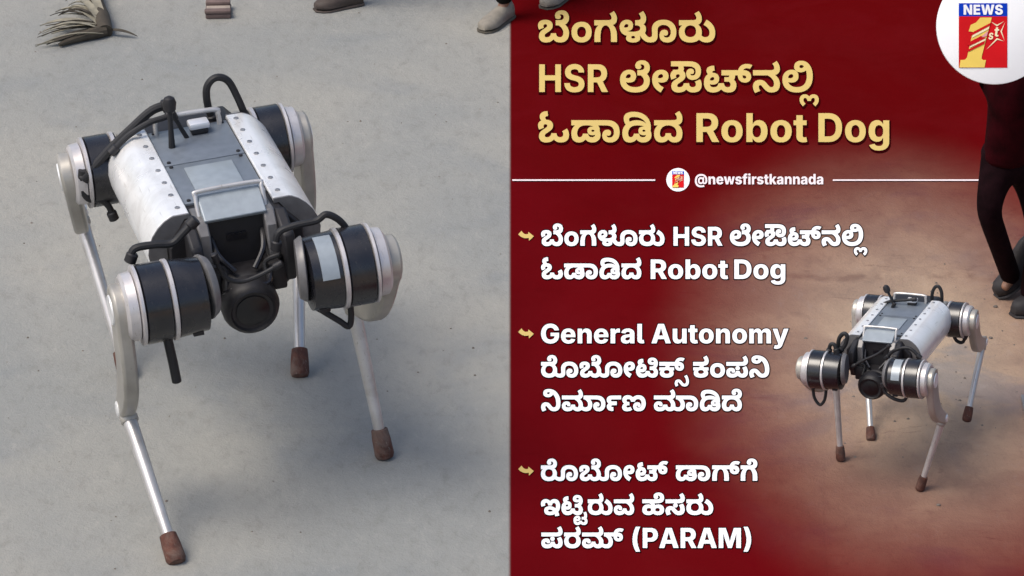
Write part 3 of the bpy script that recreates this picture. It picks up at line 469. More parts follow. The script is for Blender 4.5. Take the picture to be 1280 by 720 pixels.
 'hevowel': (873, '260,-12 145,-12q 31,91q 31,180 31,265q 145,372q 253,372 295,372q 350,355q 387,325q 400,306 374,278 376,284q 377,295q 377,301 377,326q 362,372q 328,408q 272,430q 231,431 421,446 443,439q 481,407q 505,360q 505,330 505,317q 501,291q 496,276 481,311 492,327q 532,354q 593,372q 635,372 733,372q 842,266q 842,178 842,93q 731,-12q 612,-12 563,-12q 486,11q 431,51q 412,78 458,79 440,53q 386,12q 311,-12q|274,112 319,112q 363,148q 363,180 363,214q 317,249q 276,249 245,249q 205,232q 186,202q 186,181 186,146q 233,112q|598,112 643,112q 687,148q 687,179 687,202q 667,233q 629,249q 603,249 555,249q 510,210q 510,181 510,146q 557,112q|32,424 32,557 553,557 608,557q 662,570q 676,583 688,594q 698,622q 698,639 698,666q 663,705q 628,705 599,705q 556,675q 556,646 556,642q 557,630q 559,622 517,679 525,690q 548,698q 558,698 582,698q 618,668q 618,643 618,616q 580,584q 541,584 500,584q 456,632q 456,674 456,708q 495,770q 576,809q 638,809 705,809q 796,758q 842,672q 842,617 842,568q 810,499q 781,475 764,461q 709,438q 626,424q 567,424'),
 'sa': (778, '528,-12 475,-12q 394,19q 326,79q 292,121 275,141q 253,166q 236,176q 225,176 206,176q 185,150q 185,131 185,105q 206,58q 225,30 87,-24 62,9q 29,99q 29,137 29,188q 71,265q 155,310q 217,310 253,310q 316,287q 378,237q 412,195 431,173q 465,140q 501,123q 522,123 554,123q 588,162q 588,200 588,232q 560,309q 536,343 674,400 709,351q 744,244q 744,189 744,90q 632,-12q|399,265 361,265q 318,307q 318,339 318,372q 362,416q 399,416 435,416q 480,372q 480,339 480,307q 437,265q|31,424 31,557 469,557 520,557q 564,565q 574,572 586,579q 594,600q 594,615 594,642q 568,692q 543,721 660,790 709,729q 744,637q 744,589 744,562q 726,500q 700,476 672,449q 582,424q 503,424'),
 'mavirama': (1617, '245,-12 177,-12q 81,34q 29,119q 29,176 29,226q 75,301q 155,342q 208,342 282,342q 354,282q 354,231 354,215q 345,180q 339,169 233,177 235,182q 237,192q 237,197 237,212q 220,228q 204,228 187,228q 162,205q 162,183 162,154q 214,122q 270,122 331,122q 388,177q 394,224 533,224 536,171q 584,123q 617,123 655,123q 687,172q 687,209 687,241q 664,304q 619,360q 557,407q 518,424 701,447 746,416q 810,341q 844,252q 844,199 844,121q 789,28q 699,-12q 648,-12 596,-12q 519,14q 459,65q 432,103 496,100 462,61q 391,11q 305,-12q|30,424 30,557 568,557 619,557q 663,565q 674,572 686,579q 694,600q 694,615 694,642q 667,692q 642,721 759,790 809,729q 844,637q 844,589 844,562q 825,500q 800,476 771,449q 681,424q 603,424|969,-12 891,-12q 767,56q 715,113 779,236 817,182q 892,123q 944,123 998,123q 1056,182q 1056,235 1056,285q 1012,360q 938,417q 892,439 959,527 1030,495q 1145,412q 1212,301q 1212,226 1212,175q 1183,87q 1123,23q 1031,-12q|879,424 879,557 1073,557 1073,424|1433,240 1345,240q 1243,347q 1243,447 1243,464 1243,547q 1302,659q 1409,716q 1478,716 1530,716q 1603,698q 1631,683 1566,587 1547,596q 1508,606q 1481,606 1452,606q 1401,580q 1371,520q 1371,469 1371,425 1371,389q 1398,344q 1429,344 1446,344q 1469,362q 1469,381 1469,392q 1461,408q 1453,412 1444,418q 1415,424q 1392,424 1065,424 1065,557 1381,557 1436,557q 1518,536q 1549,508 1573,487q 1598,430q 1598,391 1598,317q 1506,240q'),
 'L(': (391, '71,296 71,378q 103,553q 160,714q 197,772 345,772 311,697q 261,533q 235,370q 235,296 235,232q 257,104q 306,-43q 345,-136 197,-136 135,-34q 71,186q'),
 'L)': (391, '45,-136 86,-43q 134,105q 156,233q 156,296 156,370q 129,533q 80,697q 45,772 194,772 231,714q 287,553q 320,377q 320,296 320,186q 255,-35q 194,-136'),
 'L@': (1028, '521,-213 408,-213q 230,-151q 107,-32q 43,140q 43,251 43,356q 104,531q 225,658q 403,727q 519,727 626,727q 798,665q 920,551q 986,395q 986,301 986,238q 960,132q 909,55q 829,13q 775,13 742,13q 686,30q 650,67q 645,94 641,94 628,57q 548,11q 490,11 423,11q 327,72q 277,182q 277,256 277,329q 331,441q 428,503q 492,503 540,503q 611,469q 625,440 631,440 631,492 737,492 737,161 737,138q 756,115q 776,115 806,115q 841,152q 857,229q 857,289 857,363q 816,480q 734,562q 611,606q 530,606 443,606q 311,558q 221,467q 176,338q 176,255 176,171q 222,42q 313,-46q 446,-91q 534,-91 574,-91q 647,-80q 708,-62q 730,-53 773,-162 748,-175q 671,-198q 575,-213q|506,122 545,122q 596,154q 622,214q 622,257 622,301q 596,357q 545,383q 507,383 471,383q 420,352q 393,296q 393,258 393,218q 418,157q 469,122q'),
 'LA': (760, '23,0 269,728 485,728 737,0 555,0 447,331 424,406q 380,578q 357,674 393,674 370,578q 329,405q 307,331 204,0|184,160 184,286 576,286 576,160'),
 'LD': (722, '323,0 132,0 132,140 316,140 382,140q 471,185q 517,284q 517,364 517,444q 471,542q 381,588q 315,588 128,588 128,728 324,728 435,728q 594,640q 680,477q 680,364 680,250q 594,87q 434,0q|223,728 223,0 60,0 60,728'),
 'LG': (752, '389,-10 286,-10q 130,81q 43,248q 43,363 43,481q 134,649q 290,737q 386,737 448,737q 556,701q 640,635q 692,545q 699,491 534,491 527,515q 501,553q 465,580q 417,594q 389,594 335,594q 253,540q 209,438q 209,365 209,291q 253,188q 334,134q 390,134 441,134q 512,169q 549,233q 549,276 581,272 398,272 398,393 707,393 707,299 707,203q 625,64q 481,-10q'),
 'LH': (748, '60,0 60,728 223,728 223,439 524,439 524,728 687,728 687,0 524,0 524,305 223,305 223,0'),
 'LM': (939, '60,0 60,728 313,728 416,424 423,399q 443,318q 463,225q 480,138q 486,107 454,107 460,138q 477,224q 497,318q 516,399q 524,424 625,728 878,728 878,0 715,0 715,325 715,349q 716,424q 719,511q 721,599q 721,638 731,638 722,595q 699,505q 676,420q 656,349q 648,325 538,0 401,0 289,325 282,349q 261,419q 237,504q 214,595q 204,638 217,638 217,600q 219,513q 221,425q 223,350q 223,325 223,0'),
 'LP': (650, '60,0 60,728 353,728 435,728q 553,664q 616,552q 616,478 616,405q 552,294q 432,231q 348,231 164,231 164,361 320,361 362,361q 419,391q 447,444q 447,478 447,514q 419,566q 362,594q 320,594 223,594 223,0'),
 'LR': (660, '60,0 60,728 353,728 435,728q 553,669q 616,561q 616,488 616,414q 552,309q 432,254q 348,254 157,254 157,384 320,384 362,384q 419,407q 447,453q 447,488 447,523q 419,570q 362,594q 320,594 223,594 223,0|462,0 285,332 460,332 642,0'),
 'LS': (658, '336,-10 246,-10q 113,44q 39,153q 38,234 195,234 197,199q 233,150q 294,126q 334,126 371,126q 426,147q 456,185q 456,210 456,233q 428,264q 375,287q 335,296 257,315 163,337q 57,434q 57,515 57,581q 129,682q 255,737q 336,737 419,737q 542,681q 610,580q 611,514 454,514 450,556q 389,601q 335,601 300,601q 250,582q 225,547q 225,525 225,501q 254,469q 304,447q 336,440 400,425 450,414q 531,377q 589,324q 620,254q 620,209 620,142q 552,43q 425,-10q'),
 'La': (585, '211,-10 159,-10q 77,26q 31,98q 31,152 31,198q 63,259q 120,298q 194,318q 235,321 282,326q 339,335q 366,353q 366,370 366,372 366,393q 347,422q 312,437q 287,437 262,437q 223,422q 198,395q 193,378 46,399 59,446q 123,515q 223,553q 288,553 336,553q 422,530q 488,484q 526,416q 526,369 526,0 375,0 375,76 370,76 356,49q 311,11q 250,-10q|259,99 290,99q 339,124q 367,167q 367,195 367,250 360,246q 336,238q 308,232q 279,228q 267,226 241,223q 204,206q 184,178q 184,158 184,139q 203,112q 237,99q'),
 'Lb': (635, '377,-8 335,-8q 274,20q 234,64q 224,88 217,88 217,0 59,0 59,728 220,728 220,453 224,453 234,476q 272,523q 334,553q 379,553 437,553q 537,492q 598,367q 598,272 598,180q 539,55q 439,-8q|325,118 360,118q 408,157q 432,227q 432,272 432,318q 408,387q 360,426q 325,426 290,426q 241,388q 216,320q 216,272 216,226q 242,157q 290,118q'),
 'Ld': (635, '257,-8 196,-8q 96,55q 37,180q 37,272 37,367q 98,492q 198,553q 256,553 301,553q 362,523q 401,476q 411,453 415,453 415,728 576,728 576,0 417,0 417,88 411,88 400,64q 361,20q 300,-8q|310,118 344,118q 393,157q 419,226q 419,272 419,320q 393,388q 345,426q 310,426 275,426q 227,387q 202,318q 202,272 202,227q 227,157q 275,118q'),
 'Le': (599, '310,-10 225,-10q 103,58q 37,184q 37,271 37,355q 102,482q 222,553q 303,553 359,553q 454,517q 525,447q 564,344q 564,275 564,233 97,233 97,329 486,329 411,305 411,345q 387,403q 340,435q 305,435 269,435q 221,403q 195,347q 195,310 195,241 195,197q 225,137q 278,108q 313,108 337,108q 376,121q 404,148q 412,167 556,142 542,96q 476,27q 375,-10q'),
 'Lf': (405, '375,546 375,425 10,425 10,546|103,0 103,580 103,641q 150,722q 233,762q 286,762 321,762q 382,750q 396,746 369,627 360,630q 334,635q 320,635 289,635q 263,605q 263,579 263,0'),
 'Lg': (636, '307,-216 236,-216q 132,-180q 67,-118q 56,-76 196,-44 201,-59q 228,-86q 273,-102q 306,-102 360,-102q 419,-53q 419,-2 419,96 406,96 397,72q 359,32q 299,7q 257,7 196,7q 97,64q 37,182q 37,273 37,368q 98,492q 198,553q 257,553 301,553q 363,523q 403,476q 414,453 419,453 419,546 577,546 577,9 577,-65q 508,-166q 386,-216q|310,127 345,127q 393,162q 419,228q 419,274 419,320q 394,388q 345,426q 310,426 275,426q 227,387q 202,319q 202,274 202,229q 227,162q 275,127q'),
 'Li': (278, '59,0 59,546 220,546 220,0|139,613 104,613q 54,659q 54,692 54,725q 104,771q 139,771 174,771q 224,725q 224,692 224,659q 174,613q'),
 'Lk': (588, '204,151 204,344 228,344 393,546 577,546 345,269 304,269|59,0 59,728 220,728 220,0|398,0 246,233 352,347 586,0'),
 'Ll': (317, '231,-3 142,-3q 59,71q 59,147 59,728 220,728 220,166 220,143q 238,121q 259,121 270,121q 282,123q 287,124 311,9 300,5q 258,-3q'),
 'Lm': (921, '59,0 59,546 207,546 216,407 204,407 217,459q 267,523q 334,554q 371,554 429,554q 501,478q 520,396 502,396 514,451q 571,521q 646,554q 688,554 739,554q 817,509q 862,427q 862,368 862,0 702,0 702,334 702,377q 656,421q 621,421 595,421q 558,399q 538,358q 538,331 538,0 383,0 383,337 383,376q 339,421q 304,421 279,421q 241,399q 220,357q 220,327 220,0'),
 'Ln': (630, '220,313 220,0 59,0 59,546 210,546 213,409 205,409 226,475q 312,553q 383,553 440,553q 525,502q 571,410q 571,347 571,0 411,0 411,317 411,365q 362,420q 318,420 289,420q 244,394q 220,347q'),
 'Lo': (617, '309,-10 224,-10q 102,60q 37,187q 37,271 37,355q 102,482q 224,553q 309,553 393,553q 514,482q 580,355q 580,271 580,187q 514,60q 393,-10q|309,114 344,114q 392,154q 416,225q 416,272 416,318q 392,389q 344,429q 309,429 273,429q 225,389q 201,318q 201,272 201,225q 225,154q 273,114q'),
 'Lr': (415, '59,0 59,546 215,546 215,448 220,448 235,501q 304,553q 350,553 361,553q 387,550q 398,547 398,406 387,410q 348,414q 332,414 300,414q 248,386q 220,336q 220,303 220,0'),
 'Ls': (568, '283,-10 215,-10q 110,29q 44,102q 34,153 184,178 194,141q 245,104q 289,104 327,104q 371,132q 371,154 371,174q 338,199q 303,206 208,225 128,241q 48,319q 48,381 48,435q 107,512q 212,553q 284,553 351,553q 450,516q 510,450q 520,404 377,380 369,408q 323,440q 287,440 254,440q 209,413q 209,391 209,373q 237,346q 274,339 376,319 456,304q 535,231q 535,172 535,117q 470,35q 357,-10q'),
 'Lt': (376, '344,546 344,425 10,425 10,546|83,676 244,676 244,164 244,141q 266,118q 290,118 299,118q 330,122q 337,124 359,6 332,-2q 280,-8q 257,-8 172,-8q 83,73q 83,150'),
 'Lu': (630, '247,-7 191,-7q 105,43q 59,136q 59,199 59,546 220,546 220,229 220,181q 269,126q 313,126 342,126q 386,151q 411,199q 411,233 411,546 572,546 572,0 420,0 417,137 425,137 404,70q 318,-7q'),
 'Lw': (858, '171,0 11,546 179,546 222,353 233,298q 261,169q 272,92 255,92 268,168q 298,297q 311,353 357,546 502,546 546,353 558,297q 589,169q 601,92 585,92 596,168q 622,297q 633,353 676,546 847,546 686,0 522,0 464,202 456,232q 439,308q 423,387q 415,420 442,420 434,387q 418,308q 401,231q 392,202 334,0'),
 'Ly': (612, '56,-192 92,-73 113,-79 143,-87q 189,-80q 215,-51q 215,-27 217,-1 13,546 183,546 268,272 285,218q 305,109q 318,48 283,48 297,109q 323,219q 340,272 431,546 599,546 369,-60 352,-104q 299,-171q 218,-208q 159,-208 129,-208q 74,-199q'),
 'BN': (769, '49,0 49,728 259,728 438,433 460,397q 499,324q 535,235q 554,177 537,177 535,216q 528,319q 522,418q 522,452 522,728 720,728 720,0 510,0 344,273 317,317q 275,395q 236,483q 211,541 231,541 235,489q 242,388q 247,302q 247,273 247,0'),
 'BE': (612, '49,0 49,728 569,728 569,572 241,572 241,444 542,444 542,292 241,292 241,155 568,155 568,0'),
 'BW': (1077, '216,0 23,728 237,728 298,437 309,385q 327,261q 344,138q 352,85 315,85 325,138q 343,261q 363,385q 375,437 442,728 635,728 702,437 714,385q 734,261q 753,138q 763,85 724,85 734,138q 750,261q 768,385q 779,437 840,728 1055,728 862,0 644,0 569,304 551,379q 529,554q 514,635 564,635 546,554q 527,381q 509,304 433,0'),
 'BS': (665, '342,-9 248,-9q 108,47q 30,163q 30,253 213,253 215,219q 245,173q 301,149q 339,149 372,149q 416,166q 439,195q 439,214 439,232q 417,257q 369,278q 328,287 254,303 159,324q 48,422q 48,507 48,576q 123,680q 255,737q 340,737 428,737q 555,679q 625,573q 625,502 441,502 438,539q 389,579q 340,579 309,579q 268,564q 249,537q 249,520 249,502q 270,475q 315,456q 348,449 409,436 467,423q 553,382q 609,326q 635,256q 635,214 635,143q 565,43q 434,-9q'),
}
WORDS = {
 'bengaluru': ['bevowel', 'anusvara', 'ga', 'lla', 'uuvowelsignla', 'ra', 'uvowelsign'],
 'layout': ['levowel', 'lengthmark', 'au', 'ttavirama', 'na', 'livowel', 'lasubscript'],
 'odadida': ['oo', 'ddanocrest', 'aavowelsign', 'ddivowel', 'da'],
 'robotics': ['revowel', 'uuvowelsign', 'bevowel', 'uuvowelsign', 'lengthmark', 'ttivowel', 'kavirama', 'sasubscript'],
 'company': ['ka', 'anusvara', 'pa', 'nivowel'],
 'nirmana': ['nivowel', 'manocrest', 'aavowelsign', 'reph', 'nna'],
 'made': ['manocrest', 'aavowelsign', 'ddivowel', 'devowel'],
 'robot': ['revowel', 'uuvowelsign', 'bevowel', 'uuvowelsign', 'lengthmark', 'ttavirama'],
 'dogge': ['ddanocrest', 'aavowelsign', 'gavirama', 'gevowel'],
 'ittiruva': ['i', 'ttivowel', 'ttasubscript', 'ra', 'uvowelsign', 'va'],
 'hesaru': ['hevowel', 'sa', 'ra', 'uvowelsign'],
 'param': ['pa', 'ra', 'mavirama'],
}

# ------------------------------------------------------------------ the ground, one sheet to the horizon
def sheet(name, xs, ys, z, material):
    vs = [(x, y, z) for y in ys for x in xs]
    n = len(xs)
    fs = [[j * n + i, j * n + i + 1, (j + 1) * n + i + 1, (j + 1) * n + i] for j in range(len(ys) - 1) for i in range(n - 1)]
    me = bpy.data.meshes.new(name)
    me.from_pydata(vs, [], fs)
    me.materials.append(material)
    return link(bpy.data.objects.new(name, me))

road = sheet('road', [-600, -6, 0, 6, 600], [-600, -6, 0, 6, 900], 0.0, M['ground'])
tag(road, 'pale dusty road surface, grey on the left and brown under the small robot', kind='structure')

# ------------------------------------------------------------------ the printed red sheet lying on the road
BZ = 0.004
def sheet_outline():
    """left edge on x = 0; the sheet is cut away round the small robot"""
    e = [(0, -3.6), (0, 4.9), (3.7, 4.9), (3.7, gy(205))]
    a, b = np.array([3.7, gy(205)]), np.array([1.25, -3.6])
    c = np.array([1.02, gy(225)])
    for k in range(1, 24):
        t = k / 24
        p = (1 - t) ** 2 * a + 2 * t * (1 - t) * c + t * t * b
        e.append(tuple(p))
    e.append((1.25, -3.6))
    return e

def banner_mesh():
    """flat sheet; the cut-away side tapers off to nothing over a few centimetres"""
    e = [np.array(p) for p in sheet_outline()]
    n = len(e)
    mb = MB()
    mb.add([(p[0], p[1], BZ) for p in e], [list(range(n))[::-1]])
    sk = []
    for i, p in enumerate(e):
        if i < 3:
            q = p.copy()
        else:
            d = e[min(i + 1, n - 1)] - e[max(i - 1, 3)]
            d /= np.linalg.norm(d)
            q = p + np.array([-d[1], d[0]]) * 0.10
        sk.append((q[0], q[1], 0.0006 if i >= 3 else 0.0006))
    mb.add([(p[0], p[1], BZ) for p in e] + sk, [[i, (i + 1) % n, n + (i + 1) % n, n + i] for i in range(n)])
    return mb

banner = banner_mesh().build('banner', M['ground'], smooth=False)
tag(banner, 'large dark red printed sheet covering the right side, with gold and white lettering', 'banner')

# ------------------------------------------------------------------ lettering
def contours(g):
    out = []
    for c in GLYPH[g][1].split('|'):
        if not c:
            continue
        pts = []
        for q in c.split(' '):
            on = not q.endswith('q')
            x, y = q.rstrip('q').split(',')
            pts.append((float(x), float(y), on))
        # make implied on-curve points explicit, then flatten the quadratic arcs
        full = []
        for i, p in enumerate(pts):
            nx = pts[(i + 1) % len(pts)]
            full.append(p)
            if not p[2] and not nx[2]:
                full.append(((p[0] + nx[0]) / 2, (p[1] + nx[1]) / 2, True))
        while not full[0][2]:
            full = full[1:] + full[:1]
        poly, i, n = [], 0, len(full)
        while i < n:
            p = full[i]
            poly.append((p[0], p[1]))
            q = full[(i + 1) % n]
            if not q[2]:
                r = full[(i + 2) % n]
                for k in (1, 2, 3):
                    t = k / 4
                    poly.append(((1 - t) ** 2 * p[0] + 2 * t * (1 - t) * q[0] + t * t * r[0], (1 - t) ** 2 * p[1] + 2 * t * (1 - t) * q[1] + t * t * r[1]))
                i += 2
            else:
                i += 1
        cl = [poly[0]]
        for p in poly[1:]:
            if abs(p[0] - cl[-1][0]) + abs(p[1] - cl[-1][1]) > 0.5:
                cl.append(p)
        if abs(cl[0][0] - cl[-1][0]) + abs(cl[0][1] - cl[-1][1]) < 0.5:
            cl.pop()
        out.append(np.array(cl))
    return out

def grow(c, d):
    """move a closed outline outwards (glyph outlines run clockwise, holes the other way)"""
    e = np.roll(c, -1, 0) - c
    e = e / np.maximum(np.linalg.norm(e, axis=1, keepdims=True), 1e-9)
    n = np.stack([-e[:, 1], e[:, 0]], 1)
    m = n + np.roll(n, 1, 0)
    m = m / np.maximum((m * m).sum(1, keepdims=True), 0.35) * 2
    k = np.linalg.norm(m, axis=1, keepdims=True)
    m = m * np.minimum(1, 1.6 / np.maximum(k, 1e-9))
    return c + m * d

def fill(cs):
    """triangulate outlines by non-zero winding"""
    V, E, S = [], [], []
    for c in cs:
        b = len(V)
        V += [Vector((float(x), float(y))) for x, y in c]
        E += [(b + i, b + (i + 1) % len(c)) for i in range(len(c))]
        S.append((c, np.roll(c, -1, 0)))
    A = np.concatenate([a for a, _ in S])
    B = np.concatenate([b for _, b in S])
    v2, _, f2, *_ = delaunay_2d_cdt(V, E, [], 0, 1e-4)
    keep = []
    for f in f2:
        x = sum(v2[i].x for i in f) / len(f)
        y = sum(v2[i].y for i in f) / len(f)
        up = (A[:, 1] <= y) & (B[:, 1] > y)
        dn = (A[:, 1] > y) & (B[:, 1] <= y)
        cr = (B[:, 0] - A[:, 0]) * (y - A[:, 1]) - (x - A[:, 0]) * (B[:, 1] - A[:, 1])
        if int((up & (cr > 0)).sum()) - int((dn & (cr < 0)).sum()) != 0:
            keep.append(list(f))
    return [(p.x, p.y) for p in v2], keep

def word_contours(word):
    seq = WORDS[word] if word in WORDS else ['L' + ch for ch in word]
    x, cs = 0.0, []
    for g in seq:
        cs += [c + np.array([x, 0]) for c in contours(g)]
        x += GLYPH[g][0]
    return cs

def set_words(words, gr=0.0, shift=(0, 0)):
    """words: (text, x0, x1, baseline, size) -> 2-D triangles in print units"""
    VS, FS = [], []
    for text, x0, x1, base, size in words:
        cs = word_contours(text)
        lo = min(c[:, 0].min() for c in cs)
        hi = max(c[:, 0].max() for c in cs)
        sx, sy = (x1 - x0) / (hi - lo), size / 1000
        cs = [np.stack([x0 + (c[:, 0] - lo) * sx, base - c[:, 1] * sy], 1) for c in cs]
        if gr:
            cs = [grow(c * [1, -1], gr) * [1, -1] for c in cs]
        v, f = fill([c + np.array(shift) for c in cs])
        b = len(VS)
        VS += v
        FS += [[b + i for i in q] for q in f]
    return VS, FS

def on_ground(vs, z):
    return [tuple(ground(x, y, z)) for x, y in vs]

def flat(name, vs3, fs, material, parent):
    me = bpy.data.meshes.new(name)
    me.from_pydata(vs3, [], fs)
    bm = bmesh.new()
    bm.from_mesh(me)
    for f in bm.faces:
        f.normal_update()
    bm.to_mesh(me)
    bm.free()
    me.materials.append(material)
    return link(bpy.data.objects.new(name, me), parent)

HEAD = [
    [('bengaluru', 672.5, 894, 52.5, 49)],
    [('HSR', 674, 760, 115, 47.5), ('layout', 775, 1023.5, 115, 49)],
    [('odadida', 672.5, 853, 177.5, 49), ('Robot', 870.5, 1009, 177.5, 49.5), ('Dog', 1023, 1111.5, 177.5, 49.5)],
]
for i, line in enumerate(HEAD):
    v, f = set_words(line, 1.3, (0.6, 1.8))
    sh = flat('lettering_edge', on_ground(v, BZ + 0.003), f, M['maroon_ink'], banner)  # grown, offset maroon copy: drop shadow printed under the headline
    v, f = set_words(line)
    o = flat('headline_lettering', on_ground(v, BZ + 0.006), f, M['gold'], banner)
    o['label'] = ('gold Kannada headline word at the top', 'gold headline line beginning HSR', 'gold headline line ending Robot Dog')[i]
BODY = [
    [[('bengaluru', 676.5, 830.5, 307, 34), ('HSR', 842, 903, 307, 32), ('layout', 912.5, 1084, 307, 34)],
     [('odadida', 676.5, 801.5, 348.5, 34), ('Robot', 813.5, 910, 348.5, 33), ('Dog', 918, 981.5, 348.5, 33)]],
    [[('General', 676.5, 805.3, 429, 33), ('Autonomy', 814.5, 985.5, 429, 33)],
     [('robotics', 676.5, 861, 471.5, 34), ('company', 866.6, 961.5, 471.5, 34)],
     [('nirmana', 676.5, 807, 513.5, 34), ('made', 817.5, 927.2, 513.5, 34)]],
    [[('robot', 676.3, 835, 600.8, 34), ('dogge', 845, 946.5, 600.8, 34)],
     [('ittiruva', 676.3, 792.5, 643.3, 34), ('hesaru', 803, 891.3, 643.3, 34)],
     [('param', 676.8, 779.5, 684.8, 34), ('(PARAM)', 790.8, 938.8, 684.8, 34)]],
]
BL = [['white line reading HSR between Kannada words', 'white line ending Robot Dog'],
      ['white line reading General Autonomy', 'white two-word Kannada line under General Autonomy', 'white two-word Kannada line, lowest of the middle paragraph'],
      ['white two-word Kannada line heading the lowest paragraph', 'white two-word Kannada line above PARAM', 'white lowest line ending with PARAM in brackets']]
for p, para in enumerate(BODY):
    for q, line in enumerate(para):
        v, f = set_words(line, 1.25)
        flat('lettering_edge', on_ground(v, BZ + 0.003), f, M['ink'], banner)
        v, f = set_words(line, 0.15)
        flat('paragraph_lettering', on_ground(v, BZ + 0.006), f, M['white'], banner)['label'] = BL[p][q]
v, f = set_words([('@newsfirstkannada', 868.7, 1029, 230.3, 17.5)], 0.1)
flat('handle_lettering', on_ground(v, BZ + 0.006), f, M['handle_paint'], banner)['label'] = 'small white account handle'
for x0, x1 in ((640.3, 819), (1041, 1330)):
    v = [(x0, 224.2), (x1, 224.2), (x1, 226.0), (x0, 226.0)]
    flat('rule_line', on_ground(v, BZ + 0.006), [[3, 2, 1, 0]], M['handle_paint'], banner)
ARROW = [(95, 148), (108, 166), (122, 178), (142, 183), (162, 179), (163, 158), (191, 180), (218, 203), (195, 225), (170, 248), (167, 218), (150, 222), (128, 222), (105, 215), (82, 202), (62, 183)]
for dx, dy in ((640, 270), (640, 392), (640, 563.5)):
    v = [(dx + a / 8, dy + b / 8) for a, b in ARROW]
    vv, ff = fill([np.array(v)])
    flat('bullet_arrow', on_ground(vv, BZ + 0.006), ff, M['gold'], banner)

# ------------------------------------------------------------------ the emblem, drawn once in its own units (0..397 wide, 0..527 high)
def emblem(place, parent, step):
    """place(list of (x, y), level) -> 3-D points; step = height between layers"""
    def poly(name, pts, level, material, smooth_fill=True):
        vv, ff = fill([np.array(pts, float)])
        return flat(name, place(vv, level), ff, material, parent)
    def rect(name, x0, y0, x1, y1, level, material):
        return flat(name, place([(x0, y0), (x1, y0), (x1, y1), (x0, y1)], level), [[3, 2, 1, 0]], material, parent)
    rect('red_panel', 0, 107, 397, 527, 1, M['logo_red'])
    rect('blue_header', 0, 0, 397, 107, 1, M['logo_blue'])
    one = [(177, 117), (270, 117), (188, 430), (186, 452), (198, 464), (222, 464), (210, 525), (4, 525), (14, 464), (48, 462), (66, 446), (114, 234), (80, 230), (97, 177), (140, 158)]
    poly('numeral', one, 2, M['gold_yellow'])
    for pts, m in (([(88, 250), (260, 160), (250, 184), (112, 262)], 'logo_red'),
                   ([(112, 262), (250, 190), (243, 212), (105, 284)], 'cream'),
                   ([(150, 300), (240, 226), (228, 268), (190, 282)], 'pink'),
                   ([(60, 330), (180, 268), (225, 286), (92, 352)], 'logo_red'),
                   ([(92, 342), (222, 282), (216, 304), (88, 364)], 'cream'),
                   ([(60, 388), (214, 306), (206, 334), (80, 396)], 'logo_red')):
        poly('stripe', pts, 3, M[m])
    for pts in ([(264, 152), (312, 176), (370, 148), (312, 190)], [(378, 156), (352, 230), (374, 306), (340, 230)], [(222, 382), (312, 284), (370, 312), (316, 298)]):
        poly('star_edge', pts, 2, M['cream'])
    V, F = [], []
    for ch, x0, x1, base, size in (('Ls', 240, 277, 297, 100), ('Lt', 284, 323, 272, 110)):
        cs = contours(ch)
        lo = min(c[:, 0].min() for c in cs); hi = max(c[:, 0].max() for c in cs)
        s = (x1 - x0) / (hi - lo)
        vv, ff = fill([np.stack([x0 + (c[:, 0] - lo) * s + c[:, 1] * size / 1000 * 0.15, base - c[:, 1] * size / 1000], 1) for c in cs])
        b = len(V); V += vv; F += [[b + i for i in q] for q in ff]
    flat('ordinal_lettering', place(V, 3), F, M['cream'], parent)
    x, cs = 0, []
    for ch in 'NEWS':
        cs += [c + np.array([x, 0]) for c in contours('B' + ch)]
        x += GLYPH['B' + ch][0]
    lo = min(c[:, 0].min() for c in cs); hi = max(c[:, 0].max() for c in cs)
    s = (360 - 39) / (hi - lo)
    vv, ff = fill([np.stack([39 + (c[:, 0] - lo) * s, 94 - c[:, 1] * 0.112], 1) for c in cs])
    flat('header_lettering', place(vv, 2), ff, M['white'], parent)

# small round badge printed on the sheet
cx, cy, br = 847.5, 224.7, 14.6
circ = [(cx + br * math.cos(a), cy + br * math.sin(a)) for a in np.linspace(0, 2 * math.pi, 40, endpoint=False)]
badge = flat('round_badge', on_ground(circ, BZ + 0.004), [list(range(40))[::-1]], M['white'], banner)
emblem(lambda pts, lv: on_ground([(840.2 + x * 14.6 / 397, 214 + y * 20.2 / 527) for x, y in pts], BZ + 0.004 + 0.003 * lv), badge, 0.003)

# ------------------------------------------------------------------ round white sign on a post at the right
sc_px = np.array([1243.0, 33.0])
r = ray(*sc_px)
ctr = CAM + r * ((gy(520) - CAM[1]) / r[1])
dep = float((ctr - CAM) @ FWD)
upx = dep / FOC                                     # metres per print unit on the sign
root = empty('round_sign', (float(ctr[0]) + 104 * upx, float(ctr[1]) + 0.05, 0))
tag(root, 'round white sign with a red and blue NEWS emblem, cut by the top right corner', 'sign')
def on_sign(pts, lv):
    """the disc faces the camera squarely; layers step forward"""
    o = np.array(root.location)
    return [tuple(ctr + RGT * (x - sc_px[0]) * upx - UPV * (y - sc_px[1]) * upx - FWD * (0.0125 + 0.0025 * lv) - o) for x, y in pts]
o3 = ctr - np.array(root.location)
disc = MB().lathe([(-0.0125, 71.5 * upx), (-0.0105, 72.5 * upx), (0.0105, 72.5 * upx), (0.0125, 71.5 * upx)], o3, -FWD, 72).build('sign_disc', M['white'], root)
emblem(lambda pts, lv: on_sign([(1198 + x * 60.6 / 397, 4.3 + y * 80.6 / 527) for x, y in pts], lv), disc, 0.0025)
hgt = float(ctr[2])
MB().tube([(0, 0, 0), (0, 0, hgt + 0.12)], 0.028, 20, False).build('post', M['post'], root)
MB().tube([(0, 0, hgt), tuple(o3 + np.array([0.20, 0, 0]) + FWD * 0.02), tuple(o3 + FWD * 0.02)], 0.014, 12, False).build('arm', M['post'], root)
MB().box((-0.12, -0.12, 0.0), (0.12, 0.12, 0.02), 0.004).build('base_plate', M['post'], root)

